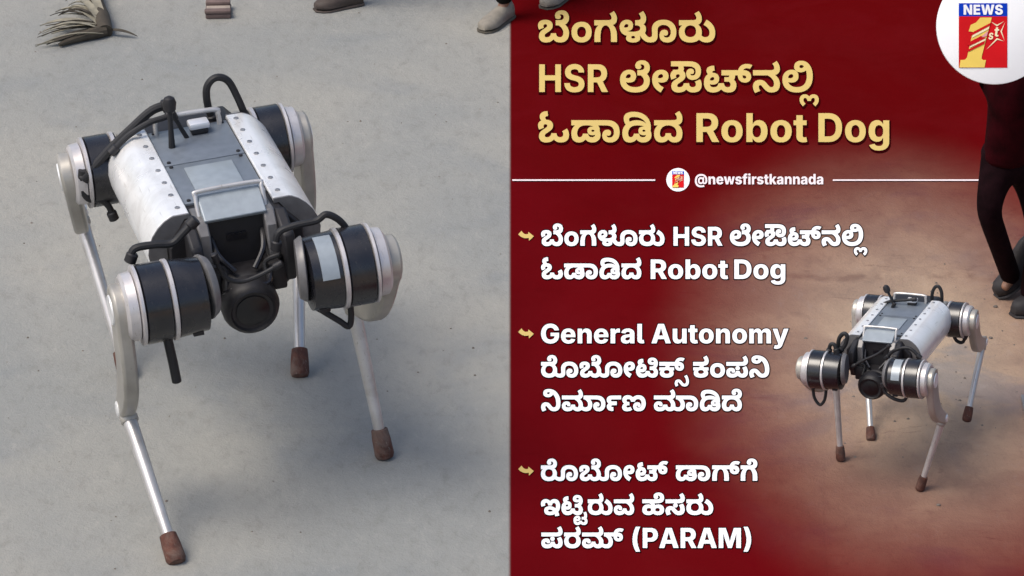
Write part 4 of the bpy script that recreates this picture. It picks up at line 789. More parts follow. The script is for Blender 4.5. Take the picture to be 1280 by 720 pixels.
# ------------------------------------------------------------------ the two robots
HZ = 0.575                          # hip axis above the feet, robot units
WF, WR, LEN = 0.597, 0.552, 0.724

def rot_matrix(yaw, pitch, roll):
    a = yaw - math.pi / 2
    return Matrix.Rotation(a, 3, 'Z') @ Matrix.Rotation(-pitch, 3, 'Y') @ Matrix.Rotation(roll, 3, 'X')

def build_robot(pose, label):
    ang, t, s = pose['ang'], np.array(pose['t']), pose['s']
    R = rot_matrix(*ang)
    Rn = np.array(R)
    base = t - Rn @ np.array([0, 0, HZ]) * s
    root = empty('robot_dog', base, R.to_euler())
    tag(root, label, 'robot dog')
    OFF = (0, 0, HZ)
    B = lambda: MB(s, OFF)

    def loc(px, py, axis, val):
        """local point seen at a measured spot, on the local plane axis = val"""
        r = ray(px, py)
        c, d = Rn.T @ (CAM - t) / s, Rn.T @ r / s
        return c + d * ((val - c[axis]) / d[axis])

    # --- body: dark chassis, two long metal side panels, deck plates
    poly = [(-.105, .092), (.105, .092), (.15, .04), (.15, -.05), (.10, -.095), (-.10, -.095), (-.15, -.05), (-.15, .04)]
    B().prism(poly, (0, 0, 0), (0, 1, 0), (0, 0, 1), (1, 0, 0), -.40, .20).build('chassis', M['dark'], root, bevel=.004 * s)
    for sg in (1, -1):
        prof = [(.094, .104), (.130, .104), (.137, .102), (.152, .094), (.168, .080), (.182, .062), (.191, .042), (.195, .020), (.192, -.004), (.182, -.030), (.168, -.052), (.152, -.052), (.152, .030), (.106, .094), (.094, .094)]
        prof = [(sg * a, b) for a, b in prof]
        sp = B().prism(prof, (0, 0, 0), (0, 1, 0), (0, 0, 1), (1, 0, 0), -.315, .172).build('side_panel', M['alu'], root, sharp=32, bevel=.003 * s)
        for k in range(7):
            B().lathe([(-.001, .0060), (.0022, .0058), (.003, .0035), (.0014, .0030)], (-.285 + k * .07, sg * .113, .104), (0, 0, 1), 12).build('screw', M['screw'], sp)
        for x in (-.3175, .170):
            B().prism([(a * .985 + sg * .002, b) for a, b in prof], (0, 0, 0), (0, 1, 0), (0, 0, 1), (1, 0, 0), x, x + .006).build('end_plate', M['bracket'], sp)
    d1 = B().box((-.300, -.0925, .090), (-.105, .0925, .0985), .002).build('deck_plate', M['deck'], root)
    d2 = B().box((-.101, -.0925, .090), (.110, .0925, .0985), .002).build('deck_plate', M['deck'], root)
    for d, xs in ((d1, (-.288, -.117)), (d2, (-.09, .098))):
        for x in xs:
            for y in (-.08, .08):
                B().lathe([(0, .0045), (.003, .0045), (.0035, .002)], (x, y, .0985), (0, 0, 1), 10).build('screw', M['dark'], d)
    B().box((-.07, -.055, .0985), (.06, .055, .1035), .002).build('deck_cover', M['hood'], d2)
    # --- handles
    B().tube([(-.285, -.074, .09), (-.290, -.073, .120), (-.292, -.062, .133), (-.292, .062, .133), (-.290, .073, .120), (-.285, .074, .09)], .0060, 12).build('rear_handle', M['shank'], root)
    B().tube([(.182, -.074, .09), (.158, -.074, .132), (.152, -.064, .142), (.152, .064, .142), (.158, .074, .132), (.182, .074, .09)], .0050, 12).build('front_handle', M['shank'], root)
    kn = B().box((-.272, .000, .0985), (-.242, .040, .112), .004).build('rear_knob', M['dark'], root)
    B().box((-.275, -.004, .112), (-.239, .044, .128), .005).build('knob_cap', M['alu_bright'], kn)
    # --- head: slanted hood over a dark recess, grey cheeks, round camera underneath
    hd = B().prism([(.134, .092), (.138, .128), (.148, .132), (.216, .098), (.208, .088), (.150, .088)], (0, 0, 0), (1, 0, 0), (0, 0, 1), (0, 1, 0), -.070, .070).build('hood', M['hood'], root, bevel=.003 * s)
    B().box((.12, -.060, -.055), (.195, .060, .094), .004).build('sensor_recess', M['glass'], hd)
    B().prism([(.198, .035), (.202, .052), (.206, .052), (.203, .035)], (0, 0, 0), (1, 0, 0), (0, 0, 1), (0, 1, 0), -.022, .022).build('sensor_window', M['black'], hd)
    for sg in (1, -1):
        B().prism([(.125, .094), (.205, .098), (.232, .070), (.240, -.040), (.225, -.085), (.150, -.085)], (0, 0, 0), (1, 0, 0), (0, 0, 1), (0, sg, 0), .062, .088).build('cheek_bracket', M['bracket'], root, bevel=.004 * s)
        B().prism([(.145, .05), (.20, .094), (.275, .062), (.285, .02), (.255, -.06), (.16, -.06)], (0, 0, 0), (1, 0, 0), (0, 0, 1), (0, sg, 0), .0885, .115).build('shoulder_bracket', M['dark'], root, bevel=.006 * s)
        B().lathe([(-.010, .064), (.002, .072), (.006, .072), (.009, .066)], (LEN / 2 - .002, sg * .106, .014), (.15, sg, 0), 32).build('shoulder_ring', M['bracket'], root)
    hc = B().prism([(.19, -.02), (.262, -.022), (.285, -.06), (.285, -.115), (.262, -.138), (.19, -.125)], (0, 0, 0), (1, 0, 0), (0, 0, 1), (0, 1, 0), -.056, .056).build('camera_housing', M['dark'], root, bevel=.012 * s)
    B().lathe([(0, .064), (.030, .064), (.046, .058), (.052, .050), (.046, .046), (.044, .034)], (.272, -.002, -.080), (1, 0, -.12), 36).build('lens_barrel', M['dark'], hc)
    B().lathe([(.0, .037), (.047, .037), (.052, .022), (.054, .004)], (.272, -.002, -.080), (1, 0, -.12), 28).build('lens', M['glass'], hc)
    B().tube([(.27, .055, -.02), (.30, .04, -.035), (.305, .0, -.028), (.295, -.045, -.04), (.27, -.055, -.06)], .006, 8).build('lens_guard', M['black'], hc)
    for sg in (1, -1):
        B().box((.19, sg * .072 - .020, -.075), (.262, sg * .072 + .020, -.010), .006).build('head_block', M['dark'], root)
        B().tube([(.235, sg * .085, -.01), (.268, sg * .075, .012), (.262, sg * .045, -.004), (.285, sg * .05, -.045)], .0055, 8).build('head_cable', M['cable'], root)
        B().tube([(.20, sg * .058, .05), (.235, sg * .05, .020), (.262, sg * .022, -.012)], .0065, 8).build('camera_strut', M['black'], root)
    # --- four legs, each with its hip motor
    for j in range(4):
        front, sg = j < 2, (-1 if j % 2 == 0 else 1)
        hx = LEN / 2 if front else -LEN / 2
        W = (WF if front else WR) / 2
        k = 1.03 if front else 0.97
        org = (hx, 0, 0)
        ax = (0, sg, 0)
        yb = W - .018                       # outer face of the hip motor
        inner = .110 if front else .150
        mo = B().lathe([(inner, .060 * k), (inner + .006, .078 * k), (yb - .100, .083 * k), (yb - .098, .080 * k)], org, ax, 40).build('hip_motor', M['black'], root)
        B().lathe([(yb - .098, .082 * k), (yb - .096, .0865 * k), (yb - .088, .0865 * k), (yb - .086, .082 * k)], org, ax, 40).build('motor_ring', M['cap'], mo)
        B().lathe([(yb - .0855, .080 * k), (yb - .083, .0850 * k), (yb - .030, .0850 * k), (yb - .0275, .080 * k)], org, ax, 40).build('motor_band', M['black'], mo)
        B().lathe([(yb - .027, .080 * k), (yb - .025, .0855 * k), (yb - .019, .0855 * k), (yb - .017, .078 * k)], org, ax, 40).build('motor_ring', M['cap'], mo)
        B().lathe([(yb - .0165, .070 * k), (yb - .014, .0745 * k), (yb + .006, .072 * k), (yb + .012, .064 * k)], org, ax, 40).build('hip_cap', M['cap'], mo)
        for q in range(4):
            t_ = math.radians(40 * q + 180)
            B().box((hx + .079 * k * math.cos(t_) - .006, sg * (yb - .14) - .012, .079 * k * math.sin(t_) - .006), (hx + .079 * k * math.cos(t_) + .006, sg * (yb - .14) + .012, .079 * k * math.sin(t_) + .006), .002).build('drum_lug', M['dark'], mo)
        # pale plate on the inner drum
        if front and sg > 0:
            arc = []
            for a in np.linspace(math.radians(12 if sg > 0 else 50), math.radians(88 if sg > 0 else 100), 10):
                arc.append((.0835 * k * math.cos(a), .0835 * k * math.sin(a)))
            arc2 = [(x * .96, z * .96) for x, z in arc][::-1]
            B().prism(arc + arc2, org, (1, 0, 0), (0, 0, 1), ax, yb - .146, yb - .108).build('drum_plate', M['hood'], mo, sharp=20)
        elif not front:
            B().box((hx - .05, sg * .10 - .05, -.05), (hx + .05, sg * .10 + .05, .07), .01).build('hip_bracket', M['alu_grey'], mo)
        # thigh: a curved tapering plate from hip to knee
        H = np.array([hx, sg * W, 0.0])
        K = np.array(pose['knee'][j])
        F = np.array(pose['foot'][j])
        u = K - H
        ln = np.linalg.norm(u)
        u /= ln
        n = np.array([0, sg, 0.0])
        n = n - u * (n @ u)
        n /= np.linalg.norm(n)
        w = np.cross(n, u)
        if w[0] < 0:
            w = -w                          # w points forward
        out_f, out_b = [], []
        for q in np.linspace(0, 1, 14):
            wd = .055 * (1 - q) + .028 * q + .002 * math.sin(math.pi * q)
            bow = .052 * math.sin(math.pi * q)
            out_f.append((q * ln, bow + wd))
            out_b.append((q * ln, bow - wd))
        cap0 = [(-.055 * math.sin(a), -.055 * math.cos(a)) for a in np.linspace(0.35, math.pi - 0.35, 8)]
        cap1 = [(ln + .028 * math.sin(a), .028 * math.cos(a)) for a in np.linspace(0.35, math.pi - 0.35, 6)]
        outline = out_f + cap1 + out_b[::-1] + cap0
        leg = B().prism(outline, H, u, w, n, -.017, .017).build('leg', M['alu_grey'], root, sharp=30, bevel=.007 * s)
        B().lathe([(-.021, .014), (-.018, .018), (.018, .018), (.021, .014)], K, n, 24).build('knee_joint', M['alu'], leg)
        B().lathe([(.0175, .034), (.021, .032)], H, n, 28).build('hip_cover', M['alu'], leg)
        # shank: thin bright tube, rubber foot
        d = F - K
        sl = np.linalg.norm(d)
        d /= sl
        P = lambda q: K + d * q
        B().tube([P(-.012), P(.06), P(sl * .5), P(sl - .05)], [.017, .0165, .0145, .0125], 16, False).build('shank', M['shank'], leg)
        B().tube([P(.015) - w * .012, P(.09) - w * .015, P(sl * .55) - w * .011], [.006, .006, .004], 8, False).build('shank_rod', M['dark'], leg)
        B().lathe([(.018, .0185), (.021, .0205), (.034, .0205), (.037, .0185)], K, d, 20).build('shank_clamp', M['alu_grey'], leg)
        B().lathe([(sl - .072, .013), (sl - .070, .019), (sl - .045, .0215), (sl - .012, .0225), (sl - .003, .019), (sl + .001, .010)], K, d, 24).build('foot', M['rubber'], leg)
    # --- cables and antenna, where this robot carries them
    for name, axis, val, rad, pts in pose['cables']:
        P3 = [loc(x, y, axis, val) for x, y in pts]
        cb = B().tube(P3, rad * .88, 10).build(name, M['cable'], root)
        if name == 'cable':
            for e0, e1 in ((P3[0], P3[1]), (P3[-1], P3[-2])):
                dv = (e1 - e0) / np.linalg.norm(e1 - e0)
                B().lathe([(-.006, rad * 1.0), (-.004, rad * 1.35), (.014, rad * 1.35), (.017, rad * 1.05)], e0, dv, 12).build('cable_plug', M['dark'], cb)
    ax, val, (kx, ky), (bx, by) = pose['antenna']
    tip = loc(kx, ky, ax, val)
    bot = loc(bx, by, ax, val)
    bot = np.array([bot[0], bot[1], .098]) if abs(bot[2] - .098) < .08 else bot
    an = B().tube([bot, bot * .6 + tip * .4 + np.array([0, 0, .004]), tip], [.008, .006, .006], 10).build('antenna', M['cable'], root)
    dv = (tip - bot) / np.linalg.norm(tip - bot)
    B().lathe([(-.012, .008), (-.006, .014), (.010, .016), (.022, .012), (.027, .004)], tip, dv, 18).build('antenna_tip', M['dark'], an)
    return root

BIG = dict(
    ang=(0.2795, 0.0274, 0.059), t=(-1.2832, -1.4387, 1.0802), s=1.9567,
    knee=[[0.235, -0.293, -0.305], [0.104, 0.262, -0.204], [-0.611, -0.228, -0.208], [-0.505, 0.276, -0.297]],
    foot=[[0.527, -0.262, -0.552], [0.2, 0.288, -0.576], [-0.335, -0.196, -0.532], [-0.232, 0.192, -0.558]],
    cables=[('cable', 0, -.33, .010, [(266, 152), (259, 128), (259, 108), (270, 97), (285, 101), (297, 122), (308, 146), (322, 160), (340, 172), (356, 190)]),
            ('cable', 0, -.30, .012, [(105, 222), (120, 206), (140, 184), (165, 160), (190, 138), (211, 131)]),
            ('cable', 0, -.27, .008, [(140, 190), (160, 170), (185, 154), (205, 147), (216, 142)]),
            ('cable', 0, -.24, .006, [(216, 142), (226, 160), (236, 176), (243, 190)]),
            ('cable', 0, -.30, .009, [(104, 215), (101, 232), (110, 248), (126, 250), (136, 258), (142, 272)]),
            ('cable', 0, .28, .010, [(163, 325), (168, 311), (192, 306), (215, 304), (230, 290), (243, 276)]),
            ('cable', 0, .33, .009, [(345, 310), (348, 291), (368, 282), (395, 276), (408, 268), (425, 276), (436, 292), (441, 312)]),
            ('cable', 0, .37, .008, [(396, 370), (391, 380), (404, 389), (424, 401), (436, 408), (439, 395), (437, 374)]),
            ('cable', 0, .34, .006, [(268, 320), (280, 345), (300, 352), (325, 344), (350, 330)]),
            ('strap', 0, .38, .012, [(206, 400), (210, 425), (216, 452), (221, 477)])],
    antenna=(0, -.20, (212, 134), (215, 184)))
SMALL = dict(
    ang=(-0.3909, 0.0753, 0.0977), t=(1.6679, -1.6398, 0.5567), s=0.971,
    knee=[[0.056, -0.256, -0.148], [0.173, 0.286, -0.259], [-0.445, -0.271, -0.322], [-0.616, 0.243, -0.203]],
    foot=[[0.086, -0.233, -0.561], [0.21, 0.177, -0.611], [-0.145, -0.162, -0.551], [-0.396, 0.22, -0.519]],
    cables=[('cable', 0, -.34, .009, [(1167, 388), (1165, 370), (1168, 360), (1173, 358), (1177, 366), (1178, 386), (1186, 396), (1190, 412), (1195, 425), (1203, 428), (1207, 420)]),
            ('cable', 0, -.24, .008, [(1096, 384), (1108, 378), (1118, 376), (1132, 375), (1144, 374)]),
            ('cable', 0, -.20, .006, [(1118, 380), (1113, 387), (1106, 394)]),
            ('cable', 0, .33, .010, [(1036, 440), (1038, 431), (1043, 431), (1046, 440)]),
            ('cable', 0, .30, .011, [(1047, 438), (1049, 423), (1055, 417), (1059, 421), (1056, 432), (1050, 438)]),
            ('cable', 0, .37, .008, [(1016, 482), (1018, 497), (1025, 506), (1031, 499), (1033, 483)]),
            ('cable', 0, .37, .009, [(1103, 480), (1107, 491), (1119, 499), (1131, 500), (1135, 486)]),
            ('cable', 0, .34, .007, [(1066, 458), (1080, 450), (1096, 443), (1112, 432)]),
            ('cable', 0, .30, .009, [(1108, 448), (1118, 438), (1136, 435), (1150, 447)])],
    antenna=(0, -.22, (1109, 363), (1118, 388)))
build_robot(BIG, 'large silver four-legged robot with black hip motors striding over the grey road')
build_robot(SMALL, 'small silver four-legged robot with black hip motors on the brown ground beside the red sheet')

# ------------------------------------------------------------------ people
def skin_mesh(name, joints, edges, material, parent=None, levels=2, root_joint=None):
    """joints: name -> (point, radius or (rx, ry)); grown with a Skin modifier and baked"""
    ks = list(joints)
    me = bpy.data.meshes.new(name + '_bones')
    me.from_pydata([tuple(joints[k][0]) for k in ks], [(ks.index(a), ks.index(b)) for a, b in edges], [])
    o = bpy.data.objects.new(name + '_bones', me)
    COL.objects.link(o)
    o.modifiers.new('skin', 'SKIN')
    for i, k in enumerate(ks):
        rr = joints[k][1]
        me.skin_vertices[0].data[i].radius = rr if isinstance(rr, tuple) else (rr, rr)
        me.skin_vertices[0].data[i].use_root = (k == (root_joint or ks[0]))
    sb = o.modifiers.new('sub', 'SUBSURF')
    sb.levels = sb.render_levels = levels
    dg = bpy.context.evaluated_depsgraph_get()
    m2 = bpy.data.meshes.new_from_object(o.evaluated_get(dg))
    bpy.data.objects.remove(o)
    bpy.data.meshes.remove(me)
    m2.name = name
    m2.materials.clear()
    m2.materials.append(material)
    for p in m2.polygons:
        p.use_smooth = True
    return link(bpy.data.objects.new(name, m2), parent)

def make_shoe(parent, heel, toe_dir, pitch, material, sole_m, length=.275, tall=1.0, off=(0, 0, 0)):
    """lofted shoe; heel = ground point under the heel, toe_dir = heading in radians, pitch = heel lift"""
    st = [(0, .030, .075), (.06, .036, .092), (.18, .039, .088), (.35, .040, .075), (.55, .046, .060), (.75, .051, .047), (.90, .042, .040), (1.0, .020, .028)]
    st = [(q, hw * 1.12, ht * (tall if q < .4 else 1 + (tall - 1) * .45)) for q, hw, ht in st]
    Rm = Matrix.Rotation(toe_dir, 3, 'Z') @ Matrix.Rotation(pitch, 3, 'Y')
    def put(p):
        return tuple(Rm @ (Vector(p) - Vector((length, 0, 0))) + Rm @ Vector((0, 0, 0)) + Vector(heel) + Matrix.Rotation(toe_dir, 3, 'Z') @ Vector((length, 0, 0)) - Vector(off))
    def loft(z0, scale_top, grow_w):
        vs, fs, n = [], [], 16
        for q, hw, ht in st:
            for k in range(n):
                a = 2 * math.pi * k / n
                c, si = math.cos(a), math.sin(a)
                y = (hw + grow_w) * (abs(c) ** .8) * (1 if c > 0 else -1)
                z = z0 + (ht * scale_top if si > 0 else .004) * (abs(si) ** .8) * (1 if si > 0 else -1)
                vs.append(put((q * length + grow_w * (1 if q > .9 else -1 if q < .05 else 0), y, z)))
        for i in range(len(st) - 1):
            for k in range(n):
                fs.append([i * n + k, i * n + (k + 1) % n, (i + 1) * n + (k + 1) % n, (i + 1) * n + k])
        fs.append(list(range(n))[::-1]); fs.append([(len(st) - 1) * n + k for k in range(n)])
        return vs, fs
    v, f = loft(.022, 1.0, 0.0)
    sh = MB().add(v, f).build('shoe', material, parent, 60)
    v, f = loft(.006, .22, .005)
    MB().add(v, f).build('sole', sole_m, sh, 60)
    return sh

def build_person(label, J, shoes, mats, sleeves=.5):
    """J: joint positions (pelvis, hips, knees, ankles, chest, neck, head, shoulders, elbows, wrists)"""
    p0 = np.array([J['pelvis'][0], J['pelvis'][1], 0])
    jj = {k: np.array(v, float) - p0 for k, v in J.items()}
    mid = lambda a, b, t=.5: jj[a] * (1 - t) + jj[b] * t
    bj = {'pelvis': (jj['pelvis'], (.135, .10)), 'waist': (mid('pelvis', 'chest', .5), (.125, .095)), 'chest': (jj['chest'], (.150, .105)),
          'collar': (mid('chest', 'neck', .72), (.10, .08)), 'neck': (jj['neck'], .055), 'chin': (mid('neck', 'head', .45), .068), 'head': (jj['head'], (.080, .092)), 'crown': (jj['head'] + (jj['head'] - jj['neck']) * .5, (.062, .072))}
    ed = [('pelvis', 'waist'), ('waist', 'chest'), ('chest', 'collar'), ('collar', 'neck'), ('neck', 'chin'), ('chin', 'head'), ('head', 'crown')]
    for sd_ in ('l', 'r'):
        for a, b, rr in (('hip', None, .082), ('knee', None, .055), ('ankle', None, .032)):
            bj[a + sd_] = (jj[a + sd_], rr)
        bj['calf' + sd_] = (mid('knee' + sd_, 'ankle' + sd_, .3), .052)
        bj['sole' + sd_] = (jj['ankle' + sd_] + (jj['toe' + sd_] - jj['ankle' + sd_]) * .45 - np.array([0, 0, .018]), .020)
        ed += [('pelvis', 'hip' + sd_), ('hip' + sd_, 'knee' + sd_), ('knee' + sd_, 'calf' + sd_), ('calf' + sd_, 'ankle' + sd_), ('ankle' + sd_, 'sole' + sd_)]
        bj['sho' + sd_] = (jj['sho' + sd_], .056)
        bj['elb' + sd_] = (jj['elb' + sd_], .040)
        bj['wri' + sd_] = (jj['wri' + sd_], .027)
        d = jj['wri' + sd_] - jj['elb' + sd_]
        d = d / np.linalg.norm(d)
        side = np.cross(d, [1, 0, 0]); side /= np.linalg.norm(side)
        pal = jj['wri' + sd_] + d * .075
        bj['palm' + sd_] = (pal, (.036, .018))
        ed += [('collar', 'sho' + sd_), ('sho' + sd_, 'elb' + sd_), ('elb' + sd_, 'wri' + sd_), ('wri' + sd_, 'palm' + sd_)]
        nrm = np.cross(d, side)
        for q, (o_, l_) in enumerate(((-.030, .062), (-.010, .075), (.010, .080), (.030, .070))):
            a = pal + d * .018 + side * o_
            b = a + d * l_ * .5 + nrm * .006
            c = b + d * l_ * .42 + nrm * .024
            for nm, pt, rr in (('a', a, .0095), ('b', b, .0088), ('c', c, .0075)):
                bj['f%d%s%s' % (q, nm, sd_)] = (pt, rr)
            ed += [('palm' + sd_, 'f%da%s' % (q, sd_)), ('f%da%s' % (q, sd_), 'f%db%s' % (q, sd_)), ('f%db%s' % (q, sd_), 'f%dc%s' % (q, sd_))]
        ta = jj['wri' + sd_] + d * .04 + side * .036
        tb = ta + d * .045 + side * .016 + nrm * .02
        bj['ta' + sd_] = (ta, .012); bj['tb' + sd_] = (tb, .009)
        ed += [('wri' + sd_, 'ta' + sd_), ('ta' + sd_, 'tb' + sd_)]
    body = skin_mesh('person', bj, ed, mats['skin'])
    body.location = p0
    tag(body, label, 'person')
    sl_ = mats.get('slim', 1.0)
    tj = {'waist': (mid('pelvis', 'chest', .28), (.142, .110)), 'pelvis': (jj['pelvis'], (.152, .118))}
    te = [('waist', 'pelvis')]
    for sd_ in ('l', 'r'):
        tj['hip' + sd_] = (jj['hip' + sd_] - np.array([0, 0, .02]), .098)
        tj['th' + sd_] = (mid('hip' + sd_, 'knee' + sd_, .5), .088 * sl_)
        tj['knee' + sd_] = (jj['knee' + sd_], .072 * sl_)
        tj['calf' + sd_] = (mid('knee' + sd_, 'ankle' + sd_, .4), .066 * sl_)
        tj['hem' + sd_] = (mid('knee' + sd_, 'ankle' + sd_, mats.get('hem', .93)), .060 * sl_)
        te += [('pelvis', 'hip' + sd_), ('hip' + sd_, 'th' + sd_), ('th' + sd_, 'knee' + sd_), ('knee' + sd_, 'calf' + sd_), ('calf' + sd_, 'hem' + sd_)]
    skin_mesh('trousers', tj, te, mats['trousers'], body, root_joint='pelvis')
    sj = {'hemline': (mid('pelvis', 'chest', -.05), (.160, .125)), 'waist': (mid('pelvis', 'chest', .45), (.152, .118)), 'chest': (jj['chest'], (.172, .125)), 'collar': (mid('chest', 'neck', .68), (.105, .085)), 'top': (mid('chest', 'neck', .86), .066)}
    se = [('hemline', 'waist'), ('waist', 'chest'), ('chest', 'collar'), ('collar', 'top')]
    for sd_ in ('l', 'r'):
        sj['sho' + sd_] = (jj['sho' + sd_], .076)
        sj['slv' + sd_] = (mid('sho' + sd_, 'elb' + sd_, .9), .060)
        se += [('collar', 'sho' + sd_), ('sho' + sd_, 'slv' + sd_)]
        if sleeves > .6:
            sj['cuf' + sd_] = (mid('elb' + sd_, 'wri' + sd_, .92), .043)
            se += [('slv' + sd_, 'cuf' + sd_)]
    skin_mesh('shirt', sj, se, mats['shirt'], body, root_joint='waist')
    # hair and the features of the face
    hc = Vector(jj['head'] + (jj['head'] - jj['neck']) * .28)
    face = Vector(mats['face']).normalized()
    bm = bmesh.new()
    bmesh.ops.create_icosphere(bm, subdivisions=4, radius=1)
    for v in bm.verts:
        n = v.co.normalized()
        r_ = .108 + .006 * math.sin(n.x * 23 + n.z * 31) * math.sin(n.y * 27)
        if n.dot(face) > .35 and n.z < .55 or n.z < -.45:
            r_ *= .80
        v.co = hc + Vector((n.x * r_ * .93, n.y * r_, n.z * r_ * 1.02))
    hb = MB()
    bm.verts.index_update()
    hb.add([tuple(v.co) for v in bm.verts], [[v.index for v in f.verts] for f in bm.faces])
    bm.free()
    hb.build('hair', mats['hair'], body, 80)
    sidev = face.cross(Vector((0, 0, 1))).normalized()
    hv = Vector(jj['head'])
    MB().lathe([(0, .012), (.02, .011), (.034, .006)], hv + face * .078 - Vector((0, 0, .012)), face - Vector((0, 0, .35)), 12).build('nose', mats['skin'], body)
    for q in (-1, 1):
        MB().lathe([(0, .010), (.006, .009), (.008, .003)], hv + face * .080 + sidev * q * .030 + Vector((0, 0, .015)), face, 12).build('eye', mats['hair'], body)
        MB().lathe([(-.008, .020), (0, .028), (.010, .022)], hv + sidev * q * .082, sidev * q + face * .2, 14).build('ear', mats['skin'], body)
    MB().box((-.022, -.005, -.005), (.022, .005, .005), .003).build('mouth', mats['lip'], body)
    mo = [c for c in body.children if c.name.startswith('mouth')][0]
    mo.location = hv + face * .082 - Vector((0, 0, .048))
    mo.rotation_euler = (0, 0, math.atan2(sidev.y, sidev.x))
    for heel, toe, pit, m, so in shoes:
        make_shoe(body, heel, toe, pit, mats[m], mats[so], tall=mats.get('tall', 1.0), off=p0)
    return body

# man in dark clothes walking past behind the small robot
yw = gy(393)
W_ = lambda x, y, dy=0.0: at_y(x, y, yw + dy)
J = dict(pelvis=W_(1262, 196, .06), chest=W_(1270, 120, .05), neck=W_(1270, 55, .05), head=W_(1266, 18, .05),
         hipl=W_(1246, 206, .03), kneel=W_(1235, 264, -.06), anklel=W_(1264, 347, .18), toel=W_(1243, 372, .06),
         hipr=W_(1287, 206, .10), kneer=W_(1299, 290, .06), ankler=W_(1287, 372, .04), toer=W_(1264, 392, -.06),
         shol=W_(1254, 76, .06), elbl=W_(1268, 128, .24), wril=W_(1276, 176, .26),
         shor=W_(1298, 76, .16), elbr=W_(1312, 136, .16), wrir=W_(1312, 196, .10))
SK = dict(skin=M['skin'], hair=M['hair'], lip=M['shirt'])
def heel_of(toe_xy, heading, length=.275):
    return (toe_xy[0] - math.cos(heading) * length, toe_xy[1] - math.sin(heading) * length, 0)
hA, hB = math.radians(205), math.radians(212)
tA, tB = ground(1247, 372), ground(1266, 396)
build_person('person in dark clothes and dark grey shoes walking left behind the small robot', J,
             [(heel_of(tA, hA), hA, math.radians(28), 'shoe', 'sole'), (heel_of(tB, hB), hB, 0, 'shoe', 'sole')],
             dict(SK, trousers=M['trousers'], shirt=M['shirt'], shoe=M['shoe'], sole=M['shoe'], face=(-1, -.3, 0), tall=2.0, hem=1.05, slim=.84), sleeves=1)

def standing(fx, fy, heading, spread, label, mats, shoe_key, length=.275, back=0.0):
    """upright person whose nearer foot has its toe at ground point (fx, fy)"""
    dx, dy = math.cos(heading), math.sin(heading)
    sx, sy = -dy, dx
    g = lambda a, b, z: np.array([fx + dx * a + sx * b, fy + dy * a + sy * b, z])
    s2 = spread
    m_ = s2 / 2
    J = dict(pelvis=g(-.2, m_, .93), chest=g(-.2, m_, 1.27), neck=g(-.19, m_, 1.50), head=g(-.17, m_, 1.62),
             hipl=g(-.2, m_ + abs(s2) * .42, .88), kneel=g(-.19, s2 if s2 > 0 else 0, .48), anklel=g(-.215, s2 if s2 > 0 else 0, .09), toel=g(-.02, s2 if s2 > 0 else 0, .03),
             hipr=g(-.2, m_ - abs(s2) * .42, .88), kneer=g(-.19, 0 if s2 > 0 else s2, .48), ankler=g(-.215, 0 if s2 > 0 else s2, .09), toer=g(-.02, 0 if s2 > 0 else s2, .03),
             shol=g(-.2, m_ + .19, 1.42), elbl=g(-.22, m_ + .24, 1.13), wril=g(-.15, m_ + .25, .88),
             shor=g(-.2, m_ - .19, 1.42), elbr=g(-.22, m_ - .24, 1.13), wrir=g(-.15, m_ - .25, .88))
    a = (fx - dx * length, fy - dy * length, 0)
    if back:                            # mid-stride: the other foot is behind
        k1, k2 = ('l', 'r') if s2 > 0 else ('r', 'l')
        for key in ('knee', 'ankle', 'toe'):
            J[key + k1] = J[key + k1] - np.array([dx, dy, 0]) * back * (.4 if key == 'knee' else 1)
        for key in ('pelvis', 'chest', 'neck', 'head', 'hipl', 'hipr', 'shol', 'shor', 'elbl', 'elbr', 'wril', 'wrir'):
            J[key] = J[key] - np.array([dx, dy, 0]) * back * .35
    b = (fx - dx * (length + back) + sx * s2, fy - dy * (length + back) + sy * s2, 0)
    return build_person(label, J, [(a, heading, 0, shoe_key, 'sole'), (b, heading, 0, shoe_key, 'sole')], dict(mats, face=(dx, dy, 0)))

g2 = ground(603, 41)
standing(float(g2[0]), float(g2[1]), math.radians(236), .10, 'standing person in black trousers, one pale tan shoe near the top of the red sheet',
         dict(SK, trousers=M['trousers2'], shirt=M['shirt2'], shoe=M['shoe_tan'], sole=M['sole'], hem=1.0), 'shoe', .27, .46)
g3 = ground(394, 14)
standing(float(g3[0]), float(g3[1]), math.radians(203), -.24, 'standing person whose dark brown shoe shows at the top centre of the grey road',
         dict(SK, trousers=M['trousers3'], shirt=M['shirt2'], shoe=M['shoe_brown'], sole=M['shoe_brown']), 'shoe')

# ------------------------------------------------------------------ small things on the road
def leaflet(a, b, width, lift, droop=0.0):
    """a pointed, slightly folded blade from a to b"""
    a, b = np.array(a), np.array(b)
    d = b - a
    sd_ = np.array([-d[1], d[0], 0]); sd_ /= np.linalg.norm(sd_)
    vs, fs, n = [], [], 8
    for i in range(n + 1):
        q = i / n
        wd = width * (math.sin(math.pi * min(1, .12 + q * .88)) ** .7) * (1 - .3 * q)
        c = a + d * q + np.array([0, 0, lift * math.sin(math.pi * q * .9) + droop * q])
        vs += [c - sd_ * wd + np.array([0, 0, wd * .35]), c, c + sd_ * wd + np.array([0, 0, wd * .35]), c - np.array([0, 0, .004])]
    for i in range(n):
        p, r_ = i * 4, (i + 1) * 4
        fs += [[p, p + 1, r_ + 1, r_], [p + 1, p + 2, r_ + 2, r_ + 1], [p + 2, p + 3, r_ + 3, r_ + 2], [p + 3, p, r_, r_ + 3]]
    fs += [[0, 1, 2, 3], [n * 4 + 3, n * 4 + 2, n * 4 + 1, n * 4]]
    return vs, fs

